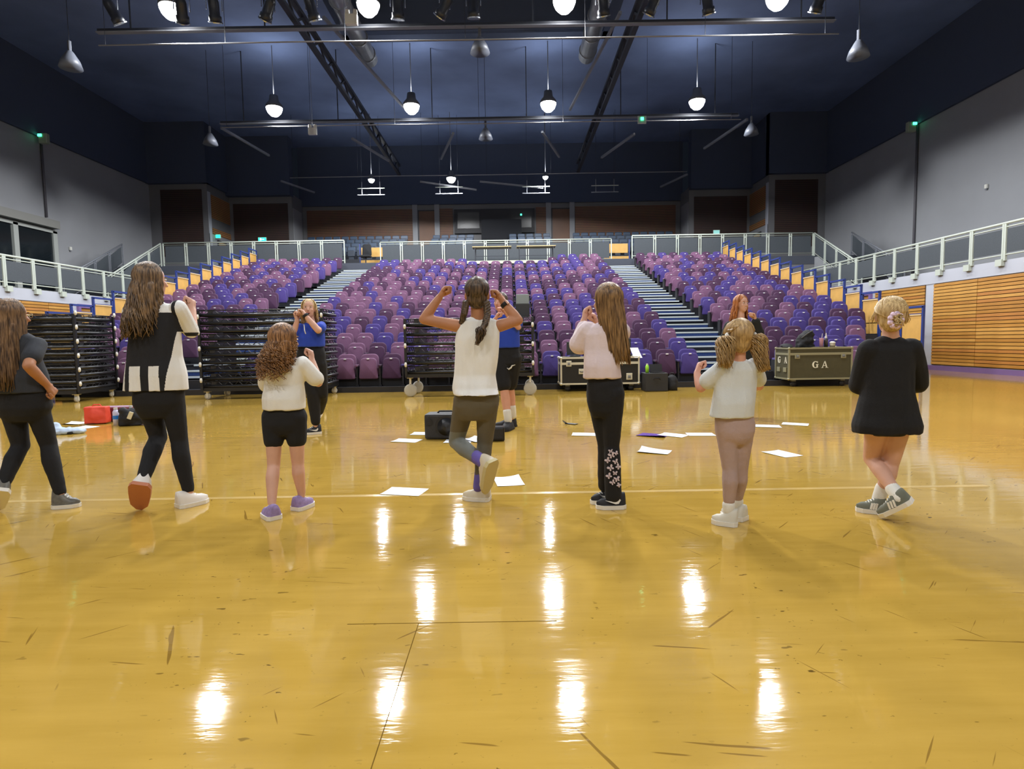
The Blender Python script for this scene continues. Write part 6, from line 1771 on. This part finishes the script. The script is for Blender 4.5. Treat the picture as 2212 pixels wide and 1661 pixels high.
# 6 - small girl with pigtails
p = Person('g6', 'small blonde girl with pigtails in pale grey t-shirt and dusty pink leggings', 'rosy', (-0.12, 1.0), 0.88, 0.80)
p.hairm = hair_mat('dark_blonde_hair', (138, 110, 74), (200, 168, 116)); p.body(0.92)
p.top('t_shirt', cloth_mat('pale_grey_cotton', (208, 212, 212), 0.03, 0.3), 'shirt', 0.66, 0.062, noise_a=0.007)
p.legwear('leggings', cloth_mat('dusty_pink_jersey', (172, 148, 142), 0.08, 0.3, 60), 'pants_top', 0.93, 0.98)
wsock = cloth_mat('white_sock_knit', (222, 220, 212), 0.03, 0.3)
for sd in 'LR': p.sock(wsock, sd, 0.02)
ws = mat('off_white_trainer', srgb(206, 200, 184), 0.6)
p.shoe('L', ws, white_sole, 0.045, 0.01); p.shoe('R', ws, white_sole, 0.045, 0.01)
mb = MB(); p.cap_core(mb, 1.09); core_o = remeshed(mb, 'hair', p.hairm, None, 0.009, 3, 0.002, 30); st = MB()
for q in range(120):
    sd = 1 if q % 2 else -1; az = p.rng.uniform(0.02, 1.7) * sd; pts = []
    for i in range(7): t = i / 6; pts.append(p.scalp(az * (0.1 + 0.9 * math.sin(PI * min(t, 0.6))) * (1 - max(0, t - 0.5)) + sd * 1.25 * max(0, t - 0.4) / 0.6, 1.35 - 1.35 * t, 1.10))
    st.tube(pts, 0.006, 5)
h6 = p.d['head']
p.tail(st, h6 + Vector((0.082, -0.03, 0.01)), h6 + Vector((0.125, -0.06, -0.19)), 320, 0.040, 0.028, 0.013, 0.0026, 0.03, 8)
p.tail(st, h6 + Vector((-0.075, -0.04, 0.0)), h6 + Vector((-0.10, -0.07, -0.165)), 320, 0.044, 0.036, 0.013, 0.0026, 0.02, 8)
p.join_hair(core_o, st)
for sx in (0.082, -0.075): MB().lathe([(0.014, -0.008), (0.02, 0), (0.014, 0.008)], h6 + Vector((sx, -0.032, 0.008)), 12, Matrix.Rotation(PI / 2, 3, 'Y')).build('hair_tie', wsock, p.o, True)

# 7 - girl in black with bare legs
p = Person('g7', 'blonde girl with pinned-up hair in flared black top and bare legs', 'fair', (0.35, 0.93), 0.93, 0.88)
p.hairm = hair_mat('pale_blonde_hair', (164, 134, 86), (220, 192, 138)); p.body(0.98)
p.top('flared_top', black_knit, 'top', 1.0, 0.070, 0.9, 0.055, noise_a=0.008, noise_s=7)
p.legwear('shorts', black_fab, 'pants_top', 0.02, 0.72)
for sd in 'LR': p.sock(wsock, sd, 0.06)
gs = mat('grey_green_suede', srgb(104, 106, 92), 0.8)
p.shoe('L', gs, white_sole, 0.043, 0, 'stripes', white_sole); p.shoe('R', gs, white_sole, 0.043, 0, 'stripes', white_sole)
mb = MB(); p.cap_core(mb, 1.10); core_o = remeshed(mb, 'hair', p.hairm, None, 0.009, 3, 0.003, 26); st = MB(); h7 = p.d['head']
knot = h7 + Vector((-0.045, -0.10, -0.03))
for q in range(140):
    az = p.rng.uniform(-1.9, 1.9); e0 = p.rng.uniform(0.2, 1.4); pts = []
    for i in range(6): t = i / 5; s_ = p.scalp(az, e0, 1.10); pts.append(s_.lerp(knot, t * 0.97) if t > 0.95 else p.scalp(az * (1 - t) - 0.42 * t, e0 * (1 - t) - 0.28 * t, 1.10 + 0.03 * math.sin(PI * t)))
    st.tube(pts, 0.0065, 5)
for q in range(60):
    a = p.rng.choice((-1, 1)) * p.rng.uniform(1.2, 2.2); p0 = p.scalp(a, p.rng.uniform(-0.1, 0.3), 1.08); w_ = p.rng.uniform(-0.012, 0.012); st.tube([p0, p0 + Vector((0, -0.006, -0.02)) + p.r * w_, p0 + Vector((0, -0.004, -0.045)) + p.r * w_ * 2.2, p0 + Vector((0, 0.004, -0.065)) + p.r * w_ * 1.8], [0.0035, 0.003, 0.0022, 0.001], 5)
p.tail(st, knot, knot + Vector((0.01, -0.035, -0.035)), 40, 0.03, 0.025, 0.01, 0.006, 0.02, 20)
p.join_hair(core_o, st)
scr = MB()
for i in range(9):
    a = i * 2 * PI / 9; ell_(scr, knot + Vector((0.032 * math.cos(a), -0.022, 0.036 * math.sin(a))), (0.017, 0.016, 0.017), None, 8, 6)
scr.build('scrunchie', mat('lilac_floral_satin', srgb(214, 188, 208), 0.5, noise_scale=60, noise_amt=0.4), p.o, True)

# 8 - blonde woman in blue polo
p = Person('w8', 'blonde woman in blue polo shirt facing the class, fists by her face', 'fair', (0.22, -0.97, 0.12), 1.0, 1.04, 0.010)
p.hairm = hair_mat('highlighted_blonde_hair', (150, 116, 70), (226, 198, 140)); p.body(0.95); p.mouth(1.0)
blue_polo = cloth_mat('royal_blue_polo', (34, 66, 176), 0.05, 0.2)
p.top('polo_shirt', blue_polo, 'shirt', 0.6, 0.064, vox=0.012)
p.legwear('trousers', black_fab, 'pants_top', 0.97, 1.02, loose=0.012)
p.loose_hair(1.36, 200, 2.0, 0.008, 8, 0.03, 0.007, core_w=0.085)
p.shoe('L', bk, white_sole, 0.044, 0, 'swoosh', white_sole); p.shoe('R', bk, white_sole, 0.044, 0, 'swoosh', white_sole)
wb = p.d['wrR']; M_ = (p.d['wrR'] - p.d['elR']).normalized().to_track_quat('Z', 'Y').to_matrix()
wt = MB().lathe([(0.030, -0.016), (0.036, -0.014), (0.036, 0.014), (0.030, 0.016)], wb, 18, M_).build('wrist_watch', cloth_black, p.o, True)
MB().tube([p.d['neck'] + Vector((-0.05, -0.11, -0.02)), p.d['neck'] + Vector((-0.03, -0.155, -0.09)), p.d['neck'] + Vector((-0.02, -0.15, -0.13))], 0.006, 6).build('whistle_cord', white_nylon, p.o)

# 9 - man in blue polo
p = Person('m9', 'man in blue polo shirt and black shorts, half hidden by the braided girl', 'rosy', (-0.45, -0.9), 1.04, 1.1, 0.010)
p.hairm = hair_mat('short_grey_brown_hair', (62, 50, 42), (110, 96, 84)); p.body(1.0); p.mouth()
p.top('polo_shirt', blue_polo, 'shirt', 0.7, 0.066, vox=0.012)
so_ = p.legwear('shorts', black_fab, 'shorts_top', 0.42, 1.0, loose=0.022)
mb = MB(); p.cap_core(mb, 1.05, False); o_ = remeshed(mb, 'hair', p.hairm, p.o, 0.010, 3, 0.003, 40)
for sd in 'LR': p.sock(wsock, sd, 0.10)
p.shoe('L', bk, mat('black_sole', srgb(20, 20, 22), 0.6), 0.048); p.shoe('R', bk, MATS['black_sole'], 0.048)
lg_ = MB(); c = p.d['hipR'].lerp(p.d['knR'], 0.25) + Vector((-0.01, -0.135, 0))
lg_.tube([c + Vector((-0.05, 0, -0.015)), c + Vector((-0.03, -0.004, -0.03)), c + Vector((0.0, -0.004, -0.01)), c + Vector((0.01, -0.004, 0.012)), c + Vector((0.05, 0, 0.022))], [0.004, 0.010, 0.010, 0.009, 0.003], 6).build('printed_mark', white_nylon, so_)

# 10 - red-haired woman
p = Person('w10', 'smiling woman with long red hair in black jacket behind the small girl', 'fair', (0.35, -0.93), 1.0, 1.05, 0.010)
p.hairm = hair_mat('copper_red_hair', (116, 62, 26), (196, 126, 66)); p.body(0.95); p.mouth(0, 1.0)
p.top('jacket', cloth_mat('black_jacket_nylon', (24, 26, 28)), 'jacket', 1.0, 0.062, 0.85, 0.05, vox=0.012)
p.legwear('trousers', black_fab, 'pants_top', 0.97, 1.02, loose=0.01)
p.loose_hair(1.27, 150, 2.0, 0.010, 8, 0.035, 0.009, core_w=0.09)
p.shoe('L', bk, white_sole, 0.044); p.shoe('R', bk, white_sole, 0.044)

bpy.data.scenes.remove(TMP)
